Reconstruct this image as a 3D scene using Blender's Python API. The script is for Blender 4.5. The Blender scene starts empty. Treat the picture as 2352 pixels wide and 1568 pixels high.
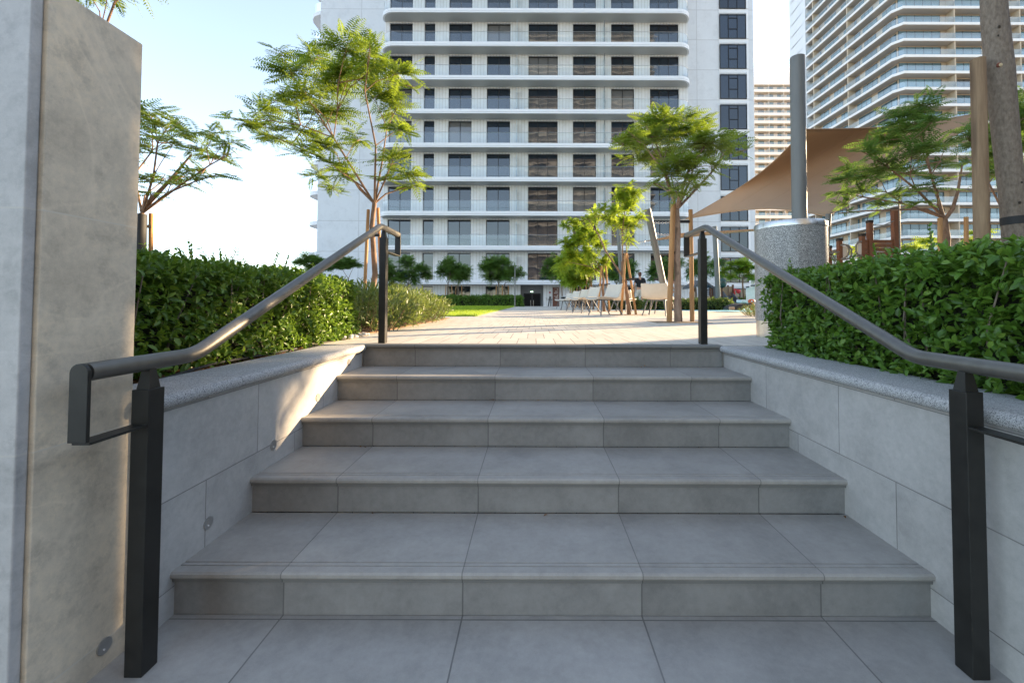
import bpy, math, random
import numpy as np
from mathutils import Vector, Matrix
random.seed(7); rng = np.random.default_rng(7)
R = math.radians
scene = bpy.context.scene
COL = scene.collection

# ------------------------------------------------------------------ camera
CAM_Z, FPX, IW = 0.308, 1000.0, 2352.0
PITCH, ROLL, PX, PY = 0.02796, -0.0031, 1225.8, 665.7
cam_data = bpy.data.cameras.new('camera'); cam = bpy.data.objects.new('camera', cam_data); COL.objects.link(cam)
cam_data.sensor_width = 36; cam_data.lens = 36 * FPX / IW
cam_data.shift_x = (1176 - PX) / IW; cam_data.shift_y = (PY - 784) / IW
cam_data.clip_start = 0.05; cam_data.clip_end = 3000
cam.matrix_world = Matrix.Translation((0, 0, CAM_Z)) @ Matrix.Rotation(math.pi/2 + PITCH, 4, 'X') @ Matrix.Rotation(-ROLL, 4, 'Z')
scene.camera = cam

# ------------------------------------------------------------------ light
SUN_AZ, SUN_EL = R(31.5), R(13.0)          # azimuth from +X towards +Y
world = bpy.data.worlds.new('World'); scene.world = world; world.use_nodes = True
wn = world.node_tree; bg = wn.nodes['Background']
sky = wn.nodes.new('ShaderNodeTexSky'); sky.sky_type = 'NISHITA'; sky.sun_disc = False
sky.sun_elevation = SUN_EL; sky.sun_rotation = math.pi/2 - SUN_AZ
sky.air_density = 1.05; sky.dust_density = 0.3; sky.ozone_density = 3.0; sky.altitude = 0
hs = wn.nodes.new('ShaderNodeHueSaturation'); hs.inputs['Saturation'].default_value = 0.66
wn.links.new(sky.outputs[0], hs.inputs['Color']); wn.links.new(hs.outputs[0], bg.inputs[0]); bg.inputs[1].default_value = 0.125   # pale hazy sky
sd = Vector((math.cos(SUN_EL)*math.cos(SUN_AZ), math.cos(SUN_EL)*math.sin(SUN_AZ), math.sin(SUN_EL)))
sl = bpy.data.lights.new('sun', 'SUN'); sl.energy = 4.6; sl.angle = R(0.6); sl.color = (1.0, 0.74, 0.46)
sun = bpy.data.objects.new('sun', sl); COL.objects.link(sun)
sun.rotation_euler = sd.to_track_quat('Z', 'Y').to_euler()
vs = scene.view_settings; vs.view_transform = 'Standard'; vs.look = 'None'; vs.gamma = 1; vs.exposure = 2.25
scene.cycles.max_bounces = 8; scene.cycles.transparent_max_bounces = 24

# world position of a photo-measured bearing at a chosen real distance Y
def at(x, y, Y):
    a2, b2 = x - PX, PY - y
    a = a2*math.cos(ROLL) + b2*math.sin(ROLL); b = -a2*math.sin(ROLL) + b2*math.cos(ROLL)
    a /= FPX; b /= FPX
    yy = math.cos(PITCH) - b*math.sin(PITCH); zz = b*math.cos(PITCH) + math.sin(PITCH)
    return Vector((a/yy*Y, Y, CAM_Z + zz/yy*Y))
def ax(x, Y, y=600): return at(x, y, Y).x
def az(y, Y, x=1225): return at(x, y, Y).z

# ------------------------------------------------------------------ mesh helpers
class MB:
    def __init__(s): s.v, s.f, s.var = [], [], None
    def add(s, vs, fs):
        o = len(s.v); s.v += [tuple(p) for p in vs]; s.f += [tuple(i+o for i in f) for f in fs]; return s
    def box(s, x0, x1, y0, y1, z0, z1):
        return s.add([(x0,y0,z0),(x1,y0,z0),(x1,y1,z0),(x0,y1,z0),(x0,y0,z1),(x1,y0,z1),(x1,y1,z1),(x0,y1,z1)],
                     [(0,3,2,1),(4,5,6,7),(0,1,5,4),(1,2,6,5),(2,3,7,6),(3,0,4,7)])
    def bar(s, p, q, w, h, up=(0,0,1)):       # rectangular bar between two points
        p, q = Vector(p), Vector(q); d = (q-p).normalized(); up = Vector(up)
        if abs(d.dot(up)) > .98: up = Vector((0,1,0))
        sx = d.cross(up).normalized()*w/2; u = sx.cross(d).normalized()*h/2
        vs = [p-sx-u,p+sx-u,p+sx+u,p-sx+u,q-sx-u,q+sx-u,q+sx+u,q-sx+u]
        return s.add(vs, [(0,1,2,3),(7,6,5,4),(0,4,5,1),(1,5,6,2),(2,6,7,3),(3,7,4,0)])
    def tube(s, pts, rad, n=10, cap=True):
        pts = [Vector(p) for p in pts]; m = len(pts)
        if not hasattr(rad, '__len__'): rad = [rad]*m
        o = len(s.v); prev = None
        for i, p in enumerate(pts):
            if i == 0: t = pts[1]-p
            elif i == m-1: t = p-pts[i-1]
            else: t = (pts[i+1]-p).normalized() + (p-pts[i-1]).normalized()
            t.normalize()
            if prev is None:
                a = Vector((0,0,1)) if abs(t.z) < .9 else Vector((0,1,0)); u = t.cross(a).normalized()
            else: u = (prev - t*prev.dot(t)).normalized()
            prev = u; w = t.cross(u)
            k = 1.0
            if 0 < i < m-1:
                c = max(.3, (pts[i+1]-p).normalized().dot(t)); k = 1.0/c if n > 10 else 1.0
            for j in range(n):
                an = 2*math.pi*j/n; s.v.append(tuple(p + (u*math.cos(an)+w*math.sin(an))*rad[i]*(1 if n <= 10 else 1)))
        for i in range(m-1):
            for j in range(n):
                a=o+i*n+j; b=o+i*n+(j+1)%n; s.f.append((a,b,b+n,a+n))
        if cap:
            s.f.append(tuple(o+j for j in range(n))[::-1]); s.f.append(tuple(o+(m-1)*n+j for j in range(n)))
        return s
    def cyl(s, x, y, z0, z1, r, n=24, r1=None): return s.tube([(x,y,z0),(x,y,z1)], [r, r if r1 is None else r1], n)
    def prism(s, poly, z0, z1):               # extruded plan outline (ccw)
        n = len(poly); o = len(s.v)
        s.v += [(x,y,z0) for x,y in poly] + [(x,y,z1) for x,y in poly]
        s.f.append(tuple(o+i for i in range(n))[::-1]); s.f.append(tuple(o+n+i for i in range(n)))
        for i in range(n): j=(i+1)%n; s.f.append((o+i,o+j,o+n+j,o+n+i))
        return s
    def prof(s, poly, y0, y1):                # outline in XZ extruded along Y
        n = len(poly); o = len(s.v)
        s.v += [(x,y0,z) for x,z in poly] + [(x,y1,z) for x,z in poly]
        s.f.append(tuple(o+i for i in range(n))); s.f.append(tuple(o+n+i for i in range(n))[::-1])
        for i in range(n): j=(i+1)%n; s.f.append((o+j,o+i,o+n+i,o+n+j))
        return s
    def xprof(s, poly, x0, x1):               # outline in YZ extruded along X
        n = len(poly); o = len(s.v)
        s.v += [(x0,y,z) for y,z in poly] + [(x1,y,z) for y,z in poly]
        s.f.append(tuple(o+i for i in range(n))[::-1]); s.f.append(tuple(o+n+i for i in range(n)))
        for i in range(n): j=(i+1)%n; s.f.append((o+i,o+j,o+n+j,o+n+i))
        return s
    def sph(s, c, r, n=12, sc=(1,1,1)):
        o=len(s.v); m=n//2
        for i in range(m+1):
            t=math.pi*i/m
            for j in range(n):
                p=2*math.pi*j/n
                s.v.append((c[0]+r*sc[0]*math.sin(t)*math.cos(p),c[1]+r*sc[1]*math.sin(t)*math.sin(p),c[2]+r*sc[2]*math.cos(t)))
        for i in range(m):
            for j in range(n): a=o+i*n+j;b=o+i*n+(j+1)%n; s.f.append((a,a+n,b+n,b))
        return s
    def build(s, name, mat, parent=None, smooth=False, bevel=0, loc=None, origin=None):
        me = bpy.data.meshes.new(name)
        v = s.v
        if origin is not None: v = [(a-origin[0],b-origin[1],c-origin[2]) for a,b,c in v]
        me.from_pydata(v, [], s.f); me.update()
        me.materials.append(mat)
        o = bpy.data.objects.new(name, me); COL.objects.link(o)
        if origin is not None: o.location = origin
        if loc is not None: o.location = loc
        if parent is not None: o.parent = parent
        if smooth:
            me.polygons.foreach_set('use_smooth', [True]*len(me.polygons))
            try: me.set_sharp_from_angle(angle=R(40))
            except Exception: pass
        if bevel:
            b = o.modifiers.new('bevel','BEVEL'); b.width = bevel; b.segments = 3; b.limit_method='ANGLE'; b.harden_normals=False
        return o

def npmesh(name, V, F, mat, parent=None, var=None, smooth=False):   # arrays of verts and equal-length faces
    me = bpy.data.meshes.new(name); k = F.shape[1]
    me.vertices.add(len(V)); me.vertices.foreach_set('co', np.ascontiguousarray(V, dtype=np.float32).ravel())
    me.loops.add(F.size); me.loops.foreach_set('vertex_index', F.astype(np.int32).ravel())
    me.polygons.add(len(F)); me.polygons.foreach_set('loop_start', np.arange(0, F.size, k, dtype=np.int32))
    me.update(calc_edges=True)
    if var is not None:
        a = me.attributes.new('var', 'FLOAT', 'FACE'); a.data.foreach_set('value', var.astype(np.float32))
    if smooth: me.polygons.foreach_set('use_smooth', [True]*len(me.polygons))
    me.materials.append(mat)
    o = bpy.data.objects.new(name, me); COL.objects.link(o)
    if parent is not None: o.parent = parent
    return o

def tag(o, label=None, cat=None, group=None, kind=None):
    if label: o['label'] = label
    if cat: o['category'] = cat
    if group: o['group'] = group
    if kind: o['kind'] = kind
    return o
def empty(name, loc, label, cat, group=None, rz=0):
    o = bpy.data.objects.new(name, None); COL.objects.link(o); o.location = loc; o.rotation_euler = (0,0,rz)
    o.empty_display_size = .1
    return tag(o, label, cat, group)
def struct(o): o['kind'] = 'structure'; return o
def children(o): return [c for c in COL.objects if c.parent == o]
KIDS = {}
def copy_tree(o, loc=None, rz=None, label=None, parent=None):
    c = o.copy(); COL.objects.link(c); c.parent = parent
    if parent is None:
        if loc is not None: c.location = loc
        if rz is not None: c.rotation_euler = (0,0,rz)
        if label: c['label'] = label
    for ch in children(o): copy_tree(ch, parent=c)
    return c

# ------------------------------------------------------------------ materials
def newmat(name):
    m = bpy.data.materials.new(name); m.use_nodes = True
    nt = m.node_tree; return m, nt, nt.nodes['Principled BSDF'], nt.nodes['Material Output']
def N(nt, t, **k):
    n = nt.nodes.new(t)
    for a, b in k.items(): setattr(n, a, b)
    return n
def M(nt, op, a, b=None, c=None):
    n = nt.nodes.new('ShaderNodeMath'); n.operation = op
    for i, x in enumerate((a,b,c)):
        if x is None: continue
        if isinstance(x, (int,float)): n.inputs[i].default_value = x
        else: nt.links.new(x, n.inputs[i])
    return n.outputs[0]
def mixc(nt, fac, a, b, mode='MIX'):
    n = nt.nodes.new('ShaderNodeMix'); n.data_type='RGBA'; n.blend_type = mode
    for s, x in ((n.inputs[0],fac),(n.inputs[6],a),(n.inputs[7],b)):
        if isinstance(x,(int,float)): s.default_value = x
        elif isinstance(x,tuple): s.default_value = x if len(x)==4 else x+(1,)
        else: nt.links.new(x, s)
    return n.outputs[2]
def noise(nt, scale, vec=None, detail=4, rough=.55):
    n = N(nt,'ShaderNodeTexNoise'); n.inputs['Scale'].default_value=scale; n.inputs['Detail'].default_value=detail; n.inputs['Roughness'].default_value=rough
    if vec is None:
        vec = N(nt,'ShaderNodeTexCoord').outputs['Object']
    nt.links.new(vec, n.inputs['Vector']); return n.outputs['Fac']
def ramp(nt, f, stops):
    r = N(nt,'ShaderNodeValToRGB'); e = r.color_ramp.elements
    while len(e) < len(stops): e.new(.5)
    for i,(p,c) in enumerate(stops):
        e[i].position = p; e[i].color = (c,c,c,1) if isinstance(c,(int,float)) else tuple(c)+(1,)
    nt.links.new(f, r.inputs[0]); return r.outputs[0]
def bump(nt, bsdf, h, strength=.2, dist=.01):
    b = N(nt,'ShaderNodeBump'); b.inputs['Strength'].default_value=strength; b.inputs['Distance'].default_value=dist
    nt.links.new(h, b.inputs['Height']); nt.links.new(b.outputs[0], bsdf.inputs['Normal'])
def basic(name, col, rough=.6, metal=0, var=.12, scale=6, bmp=0, spec=.5, stretch=None):
    m, nt, b, o = newmat(name)
    vec = N(nt,'ShaderNodeTexCoord').outputs['Object']
    if stretch:
        mp = N(nt,'ShaderNodeMapping'); mp.inputs['Scale'].default_value = stretch; nt.links.new(vec, mp.inputs[0]); vec = mp.outputs[0]
    n = noise(nt, scale, vec, 5)
    lo = tuple(c*(1-var) for c in col); hi = tuple(min(1,c*(1+var)) for c in col)
    c = ramp(nt, n, [(.3,lo),(.7,hi)])
    nt.links.new(c, b.inputs['Base Color'])
    rr = M(nt,'MULTIPLY_ADD', n, .25, max(.02,rough-.12)); nt.links.new(rr, b.inputs['Roughness'])
    b.inputs['Metallic'].default_value = metal; b.inputs['Specular IOR Level'].default_value = spec
    if bmp: bump(nt, b, n, bmp, .01)
    return m
def tiled(name, col, U, V, axes, brick=False, jw=.004, jcol=None, rough=.55, mott=.10, tilevar=.05, big=3.0, warm=None, grooves=None, u2=None, bmp=.05, jfade=1.0, vweak=1.0, blotch=.12, vein=0):
    """tile material: U=(period,offset), V=(period,offset) along the named axes of object space"""
    m, nt, b, o = newmat(name)
    tc = N(nt,'ShaderNodeTexCoord').outputs['Object']; sp = N(nt,'ShaderNodeSeparateXYZ'); nt.links.new(tc, sp.inputs[0])
    u = sp.outputs['XYZ'.index(axes[0])]; v = sp.outputs['XYZ'.index(axes[1])]
    vv = M(nt,'DIVIDE', M(nt,'SUBTRACT', v, V[1]), V[0]); vi = M(nt,'FLOOR', vv); vf = M(nt,'FRACT', vv)
    uu = M(nt,'DIVIDE', M(nt,'SUBTRACT', u, U[1]), U[0])
    if brick: uu = M(nt,'ADD', uu, M(nt,'MULTIPLY', M(nt,'MODULO', M(nt,'ADD',vi,1000), 2.0), .5))
    ui = M(nt,'FLOOR', uu); uf = M(nt,'FRACT', uu)
    ju = M(nt,'LESS_THAN', M(nt,'MULTIPLY', M(nt,'SUBTRACT', .5, M(nt,'ABSOLUTE', M(nt,'SUBTRACT', uf, .5))), U[0]), jw/2)
    jv = M(nt,'LESS_THAN', M(nt,'MULTIPLY', M(nt,'SUBTRACT', .5, M(nt,'ABSOLUTE', M(nt,'SUBTRACT', vf, .5))), V[0]), jw/2)
    j = M(nt,'MAXIMUM', ju, M(nt,'MULTIPLY', jv, vweak))
    cv = N(nt,'ShaderNodeCombineXYZ'); nt.links.new(ui,cv.inputs[0]); nt.links.new(vi,cv.inputs[1])
    wn_ = N(nt,'ShaderNodeTexWhiteNoise'); nt.links.new(cv.outputs[0], wn_.inputs['Vector'])
    off = N(nt,'ShaderNodeVectorMath'); off.operation='SCALE'; nt.links.new(wn_.outputs['Color'], off.inputs[0]); off.inputs['Scale'].default_value = 7
    ad = N(nt,'ShaderNodeVectorMath'); ad.operation='ADD'; nt.links.new(tc, ad.inputs[0]); nt.links.new(off.outputs[0], ad.inputs[1])
    n1 = noise(nt, big, ad.outputs[0], 8, .68); n2 = noise(nt, big*14, ad.outputs[0], 4, .6); n3 = noise(nt, 350, tc, 2, .5)
    t = M(nt,'ADD', M(nt,'MULTIPLY', n1, .6), M(nt,'ADD', M(nt,'MULTIPLY', n2, .25), M(nt,'MULTIPLY', n3, .15)))
    lo = tuple(c*(1-mott*1.6) for c in col); hi = tuple(min(1,c*(1+mott*1.4)) for c in col)
    if warm: hi = tuple(h*w for h,w in zip(hi,warm))
    c = ramp(nt, t, [(.34,lo),(.5,col),(.66,hi)])
    nb = noise(nt, big*3.2, ad.outputs[0], 6, .72)
    c = mixc(nt, M(nt,'MULTIPLY', ramp(nt, nb, [(.50,0.),(.66,1.)]), blotch*2.2), c, tuple(q*.62 for q in col))
    nb2 = noise(nt, big*1.7, ad.outputs[0], 7, .75)
    c = mixc(nt, M(nt,'MULTIPLY', ramp(nt, nb2, [(.52,0.),(.70,1.)]), blotch*1.6), c, tuple(min(1,q*1.3) for q in col))
    if vein:
        wv = N(nt,'ShaderNodeTexNoise'); wv.inputs['Scale'].default_value = 1.3; wv.inputs['Detail'].default_value = 4; wv.inputs['Distortion'].default_value = 1.2
        nt.links.new(ad.outputs[0], wv.inputs['Vector'])
        vn = M(nt,'ABSOLUTE', M(nt,'SUBTRACT', wv.outputs['Fac'], .5)); c = mixc(nt, M(nt,'MULTIPLY', ramp(nt, vn, [(0.,1.),(.014,0.)]), vein), c, tuple(min(1,q*1.45) for q in col))
    k = M(nt,'MULTIPLY_ADD', wn_.outputs['Value'], 2*tilevar, 1-tilevar)
    kk = N(nt,'ShaderNodeCombineColor'); [nt.links.new(k, kk.inputs[i]) for i in range(3)]
    c = mixc(nt, 1.0, c, kk.outputs[0], 'MULTIPLY')
    jcol = jcol or tuple(q*.35 for q in col)
    jn = M(nt,'MULTIPLY', j, M(nt,'MULTIPLY_ADD', noise(nt, 5, tc, 3), .7, .45*jfade))
    c = mixc(nt, jn, c, jcol)
    nt.links.new(c, b.inputs['Base Color'])
    nt.links.new(M(nt,'MULTIPLY_ADD', n2, .2, rough-.1), b.inputs['Roughness'])
    bump(nt, b, M(nt,'SUBTRACT', M(nt,'MULTIPLY', n3, .15), j), bmp*4, .002)
    return m
def speckle(name, col, lightc, darkc, scale=160, rough=.5):
    m, nt, b, o = newmat(name)
    tc = N(nt,'ShaderNodeTexCoord').outputs['Object']
    vo = N(nt,'ShaderNodeTexVoronoi'); vo.inputs['Scale'].default_value = scale; nt.links.new(tc, vo.inputs['Vector'])
    sep = N(nt,'ShaderNodeSeparateColor'); nt.links.new(vo.outputs['Color'], sep.inputs[0])
    r = N(nt,'ShaderNodeValToRGB'); r.color_ramp.interpolation='CONSTANT'; e=r.color_ramp.elements
    e[0].position=0; e[0].color=tuple(darkc)+(1,); e[1].position=.2; e[1].color=tuple(col)+(1,)
    e.new(.5).color=tuple(c*1.25 for c in col)+(1,); e.new(.78).color=tuple(lightc)+(1,)
    nt.links.new(sep.outputs[0], r.inputs[0])
    n = noise(nt, 4, tc, 4); k = M(nt,'MULTIPLY_ADD', n, .35, .82)
    kk = N(nt,'ShaderNodeCombineColor'); [nt.links.new(k, kk.inputs[i]) for i in range(3)]
    nt.links.new(mixc(nt,1.0,r.outputs[0],kk.outputs[0],'MULTIPLY'), b.inputs['Base Color'])
    b.inputs['Roughness'].default_value = rough
    bump(nt, b, vo.outputs['Distance'], .08, .001)
    return m
def leafmat(name, c0, c1, c2, trans=.35, tcol=(.22,.34,.04), gloss=.35):
    m, nt, b, o = newmat(name)
    a = N(nt,'ShaderNodeAttribute'); a.attribute_name='var'
    c = ramp(nt, a.outputs['Fac'], [(0,c0),(.55,c1),(1,c2)])
    nt.links.new(c, b.inputs['Base Color']); b.inputs['Roughness'].default_value = gloss; b.inputs['Specular IOR Level'].default_value=.4
    tr = N(nt,'ShaderNodeBsdfTranslucent'); tc = mixc(nt, .55, c, tcol); nt.links.new(tc, tr.inputs[0])
    mx = N(nt,'ShaderNodeMixShader'); mx.inputs[0].default_value = trans
    nt.links.new(b.outputs[0], mx.inputs[1]); nt.links.new(tr.outputs[0], mx.inputs[2]); nt.links.new(mx.outputs[0], o.inputs[0])
    return m
def glassmat(name, tint=(.93,.97,.97), gl=.14, dif=.06, dcol=(.75,.85,.85)):
    m, nt, b, o = newmat(name); nt.nodes.remove(b)
    t = N(nt,'ShaderNodeBsdfTransparent'); t.inputs[0].default_value = tint+(1,)
    g = N(nt,'ShaderNodeBsdfGlossy'); g.inputs['Roughness'].default_value=.02; g.inputs[0].default_value=(.95,.97,1,1)
    d = N(nt,'ShaderNodeBsdfDiffuse'); d.inputs[0].default_value = dcol+(1,)
    fr = N(nt,'ShaderNodeFresnel'); fr.inputs[0].default_value=1.5
    m1 = N(nt,'ShaderNodeMixShader'); nt.links.new(M(nt,'MAXIMUM',fr.outputs[0],gl), m1.inputs[0]); nt.links.new(t.outputs[0],m1.inputs[1]); nt.links.new(g.outputs[0],m1.inputs[2])
    m2 = N(nt,'ShaderNodeMixShader'); m2.inputs[0].default_value=dif; nt.links.new(m1.outputs[0],m2.inputs[1]); nt.links.new(d.outputs[0],m2.inputs[2])
    nt.links.new(m2.outputs[0], o.inputs[0]); return m
def panemat(name, col, rough=.03, ior=1.75):
    m, nt, b, o = newmat(name)
    oi = N(nt,'ShaderNodeObjectInfo'); lo=tuple(c*.6 for c in col); hi=tuple(c*1.6 for c in col)
    nt.links.new(ramp(nt, oi.outputs['Random'], [(0,lo),(.86,hi),(.87,tuple(.07 for c in col)),(1,tuple(.16 for c in col))]), b.inputs['Base Color'])
    b.inputs['Roughness'].default_value=rough; b.inputs['IOR'].default_value=ior
    tc = N(nt,'ShaderNodeTexCoord').outputs['Object']
    bump(nt, b, noise(nt, .9, tc, 1), .02, .25)
    return m
def barkmat(name, c0, c1, scale=18, stretch=(1,1,.25), bmp=.5, patches=0):
    m, nt, b, o = newmat(name)
    tc = N(nt,'ShaderNodeTexCoord').outputs['Object']; mp = N(nt,'ShaderNodeMapping'); mp.inputs['Scale'].default_value=stretch; nt.links.new(tc,mp.inputs[0])
    n = noise(nt, scale, mp.outputs[0], 6, .65)
    c = ramp(nt, n, [(.3,c0),(.65,c1)])
    if patches:
        n2 = noise(nt, 7, mp.outputs[0], 2); c = mixc(nt, ramp(nt, n2, [(.5,0.),(.56,.8)]), c, tuple(q*.45 for q in c0))
    nt.links.new(c, b.inputs['Base Color']); b.inputs['Roughness'].default_value=.85; bump(nt,b,n,bmp,.01)
    return m

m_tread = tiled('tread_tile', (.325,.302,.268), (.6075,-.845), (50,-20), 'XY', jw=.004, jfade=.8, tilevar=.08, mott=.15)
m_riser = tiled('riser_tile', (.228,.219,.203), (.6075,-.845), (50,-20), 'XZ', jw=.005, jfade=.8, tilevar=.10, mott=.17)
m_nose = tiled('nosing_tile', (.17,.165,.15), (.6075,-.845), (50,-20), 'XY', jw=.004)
m_wall = tiled('wall_tile', (.415,.395,.365), (.6,1.939), (.3,-.356-3), 'YZ', brick=True, jw=.004, mott=.15, tilevar=.07)
m_floor = tiled('landing_tile', (.325,.305,.275), (.6075,-.845), (.6,1.485-6), 'XY', jw=.005, tilevar=.08, mott=.15)
m_pave = tiled('terrace_paver', (.60,.545,.465), (.145,.02), (.6,3.105), 'XY', brick=True, jw=.006, jcol=(.16,.14,.12), jfade=1.3, tilevar=.05, big=1.5, vweak=.35)
m_pillar = tiled('pillar_stone_warm_lit', (.60,.515,.39), (5,-3), (.605,-.069-6.05), 'YZ', jw=.004, jcol=(.60,.55,.46), mott=.16, big=4, blotch=.30, vein=.22, warm=(1.03,1,.95), tilevar=.03)  # beige stone with warm bounce light put into its colour
m_granite = speckle('coping_granite', (.34,.335,.325), (.52,.51,.49), (.15,.15,.15), 420, .6)
m_terrazzo = speckle('planter_terrazzo', (.19,.19,.185), (.42,.42,.40), (.07,.07,.07), 260, .35)
m_steel = basic('brushed_steel', (.55,.55,.53), .3, 1, .06, 60, stretch=(1,1,.1))
m_mast = basic('mast_steel', (.15,.15,.14), .55, .15, .12, 20, stretch=(1,1,.15))
m_rail = basic('rail_bronze', (.15,.142,.125), .42, .65, .12, 30, .015)
m_blackpost = basic('post_bronze', (.022,.021,.018), .42, .3, .2, 25)
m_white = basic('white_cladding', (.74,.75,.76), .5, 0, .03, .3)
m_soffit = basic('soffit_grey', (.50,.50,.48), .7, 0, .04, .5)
m_fluted = tiled('fluted_cladding', (.70,.705,.70), (.32,0), (3.34,2.3), 'XZ', jw=.05, jcol=(.50,.485,.45), mott=.03, tilevar=.015, big=.3, rough=.55, bmp=.0)
m_panel = tiled('panel_cladding', (.63,.65,.665), (4.6,-23.6), (3.34,2.38), 'XZ', jw=.06, jcol=(.42,.42,.42), mott=.03, tilevar=.02, big=.3, rough=.5, bmp=.0)
m_dark = basic('dark_frame', (.02,.02,.022), .4, .3)
m_pane = panemat('window_glass', (.010,.018,.030), .03, 1.8)
m_bglass = glassmat('balustrade_glass', gl=.05, dif=.025)
m_soil = basic('soil', (.16,.09,.045), .95, 0, .35, 30, .6)
m_dirt = basic('city_ground', (.34,.31,.27), .9, 0, .15, .1)
m_lawn = basic('lawn_turf', (.24,.34,.03), .9, 0, .3, 3, .3)
m_stakewood = barkmat('stake_wood', (.26,.13,.05), (.46,.26,.11), 22, (1,1,.08), .3)
m_greywood = barkmat('weathered_stake', (.16,.095,.05), (.30,.20,.115), 26, (1,1,.08), .5, 1)
m_bark = barkmat('pale_bark', (.13,.072,.042), (.27,.165,.10), 22, (1,1,.4), .5)
m_barkpatch = barkmat('patchy_bark', (.20,.13,.09), (.36,.26,.19), 14, (1,1,.35), .5, 1)
m_barkgrey = barkmat('grey_bark', (.12,.09,.065), (.235,.185,.14), 60, (1,1,.5), .8)
m_rubber = basic('black_rubber', (.018,.018,.018), .7)
m_leafA = leafmat('hedge_leaf', (.058,.12,.014),(.12,.22,.022),(.23,.32,.04), .38)
m_leafR = leafmat('hedge_leaf_cool', (.052,.12,.016),(.11,.225,.028),(.21,.33,.045), .36)
m_leafN = leafmat('narrow_leaf', (.06,.10,.025),(.11,.16,.035),(.21,.23,.06), .3, (.32,.40,.07))
m_frond = leafmat('feathery_leaf', (.045,.095,.011),(.10,.18,.018),(.22,.28,.03), .42, (.42,.54,.04), .5)
m_frondB = leafmat('bright_leaf', (.10,.19,.014),(.18,.28,.02),(.30,.36,.03), .5, (.50,.62,.04), .5)
m_frondD = leafmat('far_leaf', (.040,.095,.016),(.075,.155,.024),(.15,.23,.035), .38, (.26,.42,.06), .6)
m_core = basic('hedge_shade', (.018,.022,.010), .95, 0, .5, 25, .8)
m_chair = basic('cream_shell', (.57,.50,.41), .45, 0, .05, 8)
m_leg = basic('chair_steel', (.12,.12,.125), .5, .2)
m_fabric = basic('sail_cloth', (.40,.26,.155), .85, 0, .06, 2)

# ================================================================== SETTING
TH, HS, DY, Y5 = 0.0, .1505, .405, 3.105
XL, XR = -1.216, 1.350
ZL = -5*HS
def slab(name, mat, *b): return struct(MB().box(*b).build(name, mat))
slab('city_ground', m_dirt, -900, 900, -700, 1500, -1.9, -1.42)
slab('landing_floor', m_floor, -14, 14, -9, Y5-4*DY+.02, -1.0, ZL)
# terrace: main field, with beds let in as sheets
struct(MB().box(-16, 30, Y5+.036, 32, -1.2, 0.0).build('terrace_paving', m_pave))
slab('planting_bed', m_soil, -14, -1.47, 1.36, 3.104, -.75, -.025)
slab('planting_bed', m_soil, 1.60, 12, -2.0, 3.104, -.75, -.03)
slab('planting_bed', m_soil, -14, -1.56, 3.4, 8.1, -.1, .012)
slab('planting_bed', m_soil, -14, -1.2, 29.2, 31.9, -.1, .012)
slab('planting_bed', m_soil, 3.4, 30, 4.6, 6.2, -.1, .012)
slab('lawn', m_lawn, -14, -1.22, 9.2, 29.0, -.1, .02)
m_blue = basic('play_surface', (.10,.42,.55), .85, 0, .08, 4)
struct(MB().prism([(4.7,17.6),(7.6,13.6),(13,13.0),(26,13.0),(26,30.5),(6.4,30.5),(5.2,24)], -.05, .006).build('play_surface', m_blue))

# ---- stairs
st = empty('stone_stair', (0, Y5-4*DY, ZL), 'grey tiled outdoor stair of five low wide steps climbing to the terrace', 'stairs')
def P(mb, name, mat, par, **k):
    o = mb.build(name, mat, None, **k); o.parent = par; o.matrix_parent_inverse = Matrix.Translation(-Vector(par.location)) if par.rotation_euler.z == 0 else par.matrix_world.inverted()
    return o
for k in range(5):
    y = Y5 - (4-k)*DY; z = -(4-k)*HS
    yb = y + DY + .02 if k < 4 else y + .10
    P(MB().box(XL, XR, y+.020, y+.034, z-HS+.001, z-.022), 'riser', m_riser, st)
    t = MB()
    # tread with two fine grooves near the edge and a rounded nose
    g = [(y+.004, z-.022),(y, z-.016),(y, z-.006),(y+.006, z)]
    if k < 4: g += [(y+.040,z),(y+.041,z-.0035),(y+.0445,z-.0035),(y+.0455,z),(y+.060,z),(y+.061,z-.0035),(y+.0645,z-.0035),(y+.0655,z)]
    ye = y+DY+.014 if k < 4 else y+.0
    if k < 4:
        g += [(ye, z),(ye, z-.022)]
        t.xprof(g, XL, XR)
        P(t, 'tread', m_tread, st)
    else:
        t.xprof(g+[(y+.10, z),(y+.10,z-.022)], XL, XR); t.v = [(a, b-.004 if b < Y5+.01 else b, c+.003) for a,b,c in t.v]
        P(t, 'tread', m_nose, st)
    # dark strip under the nosing, its shadow line put into the colour
    P(MB().box(XL, XR, y+.010, y+.0198, z-.036, z-.0225), 'nosing_shadow_strip', m_nose, st)
# ---- retaining walls with granite coping
def coping(xi, s, y0, y1):
    # profile with a bullnose on the stair side (s=+1: nose points to +X)
    pts = []
    for i in range(9):
        a = -math.pi/2 + math.pi*i/8
        pts.append((xi + s*(.024*math.cos(a)), -.024+.024*math.sin(a)+.002))
    back = xi - s*.262
    poly = pts + [(back, .002), (back, -.046)]
    if s < 0: poly = poly
    mb = MB(); mb.prof(poly, y0, y1); return mb
wl = empty('left_stair_wall', (XL, 1.36, ZL), 'low pale stone wall with speckled granite coping on the left of the stair', 'wall'); wl.name = 'planter_wall'
P(MB().box(XL-.20, XL, 1.36, 3.104, ZL-.1, -.048), 'wall_face', m_wall, wl)
L = [1.36,1.79,2.39,3.10]
for a,b in zip(L[:-1],L[1:]):
    P(coping(XL+.005, 1, a+.001, b-.001), 'coping', m_granite, wl, smooth=True)
wr = empty('planter_wall', (XR, -1.5, ZL), 'low bluish stone wall with speckled granite coping on the right of the stair', 'wall')
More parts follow.
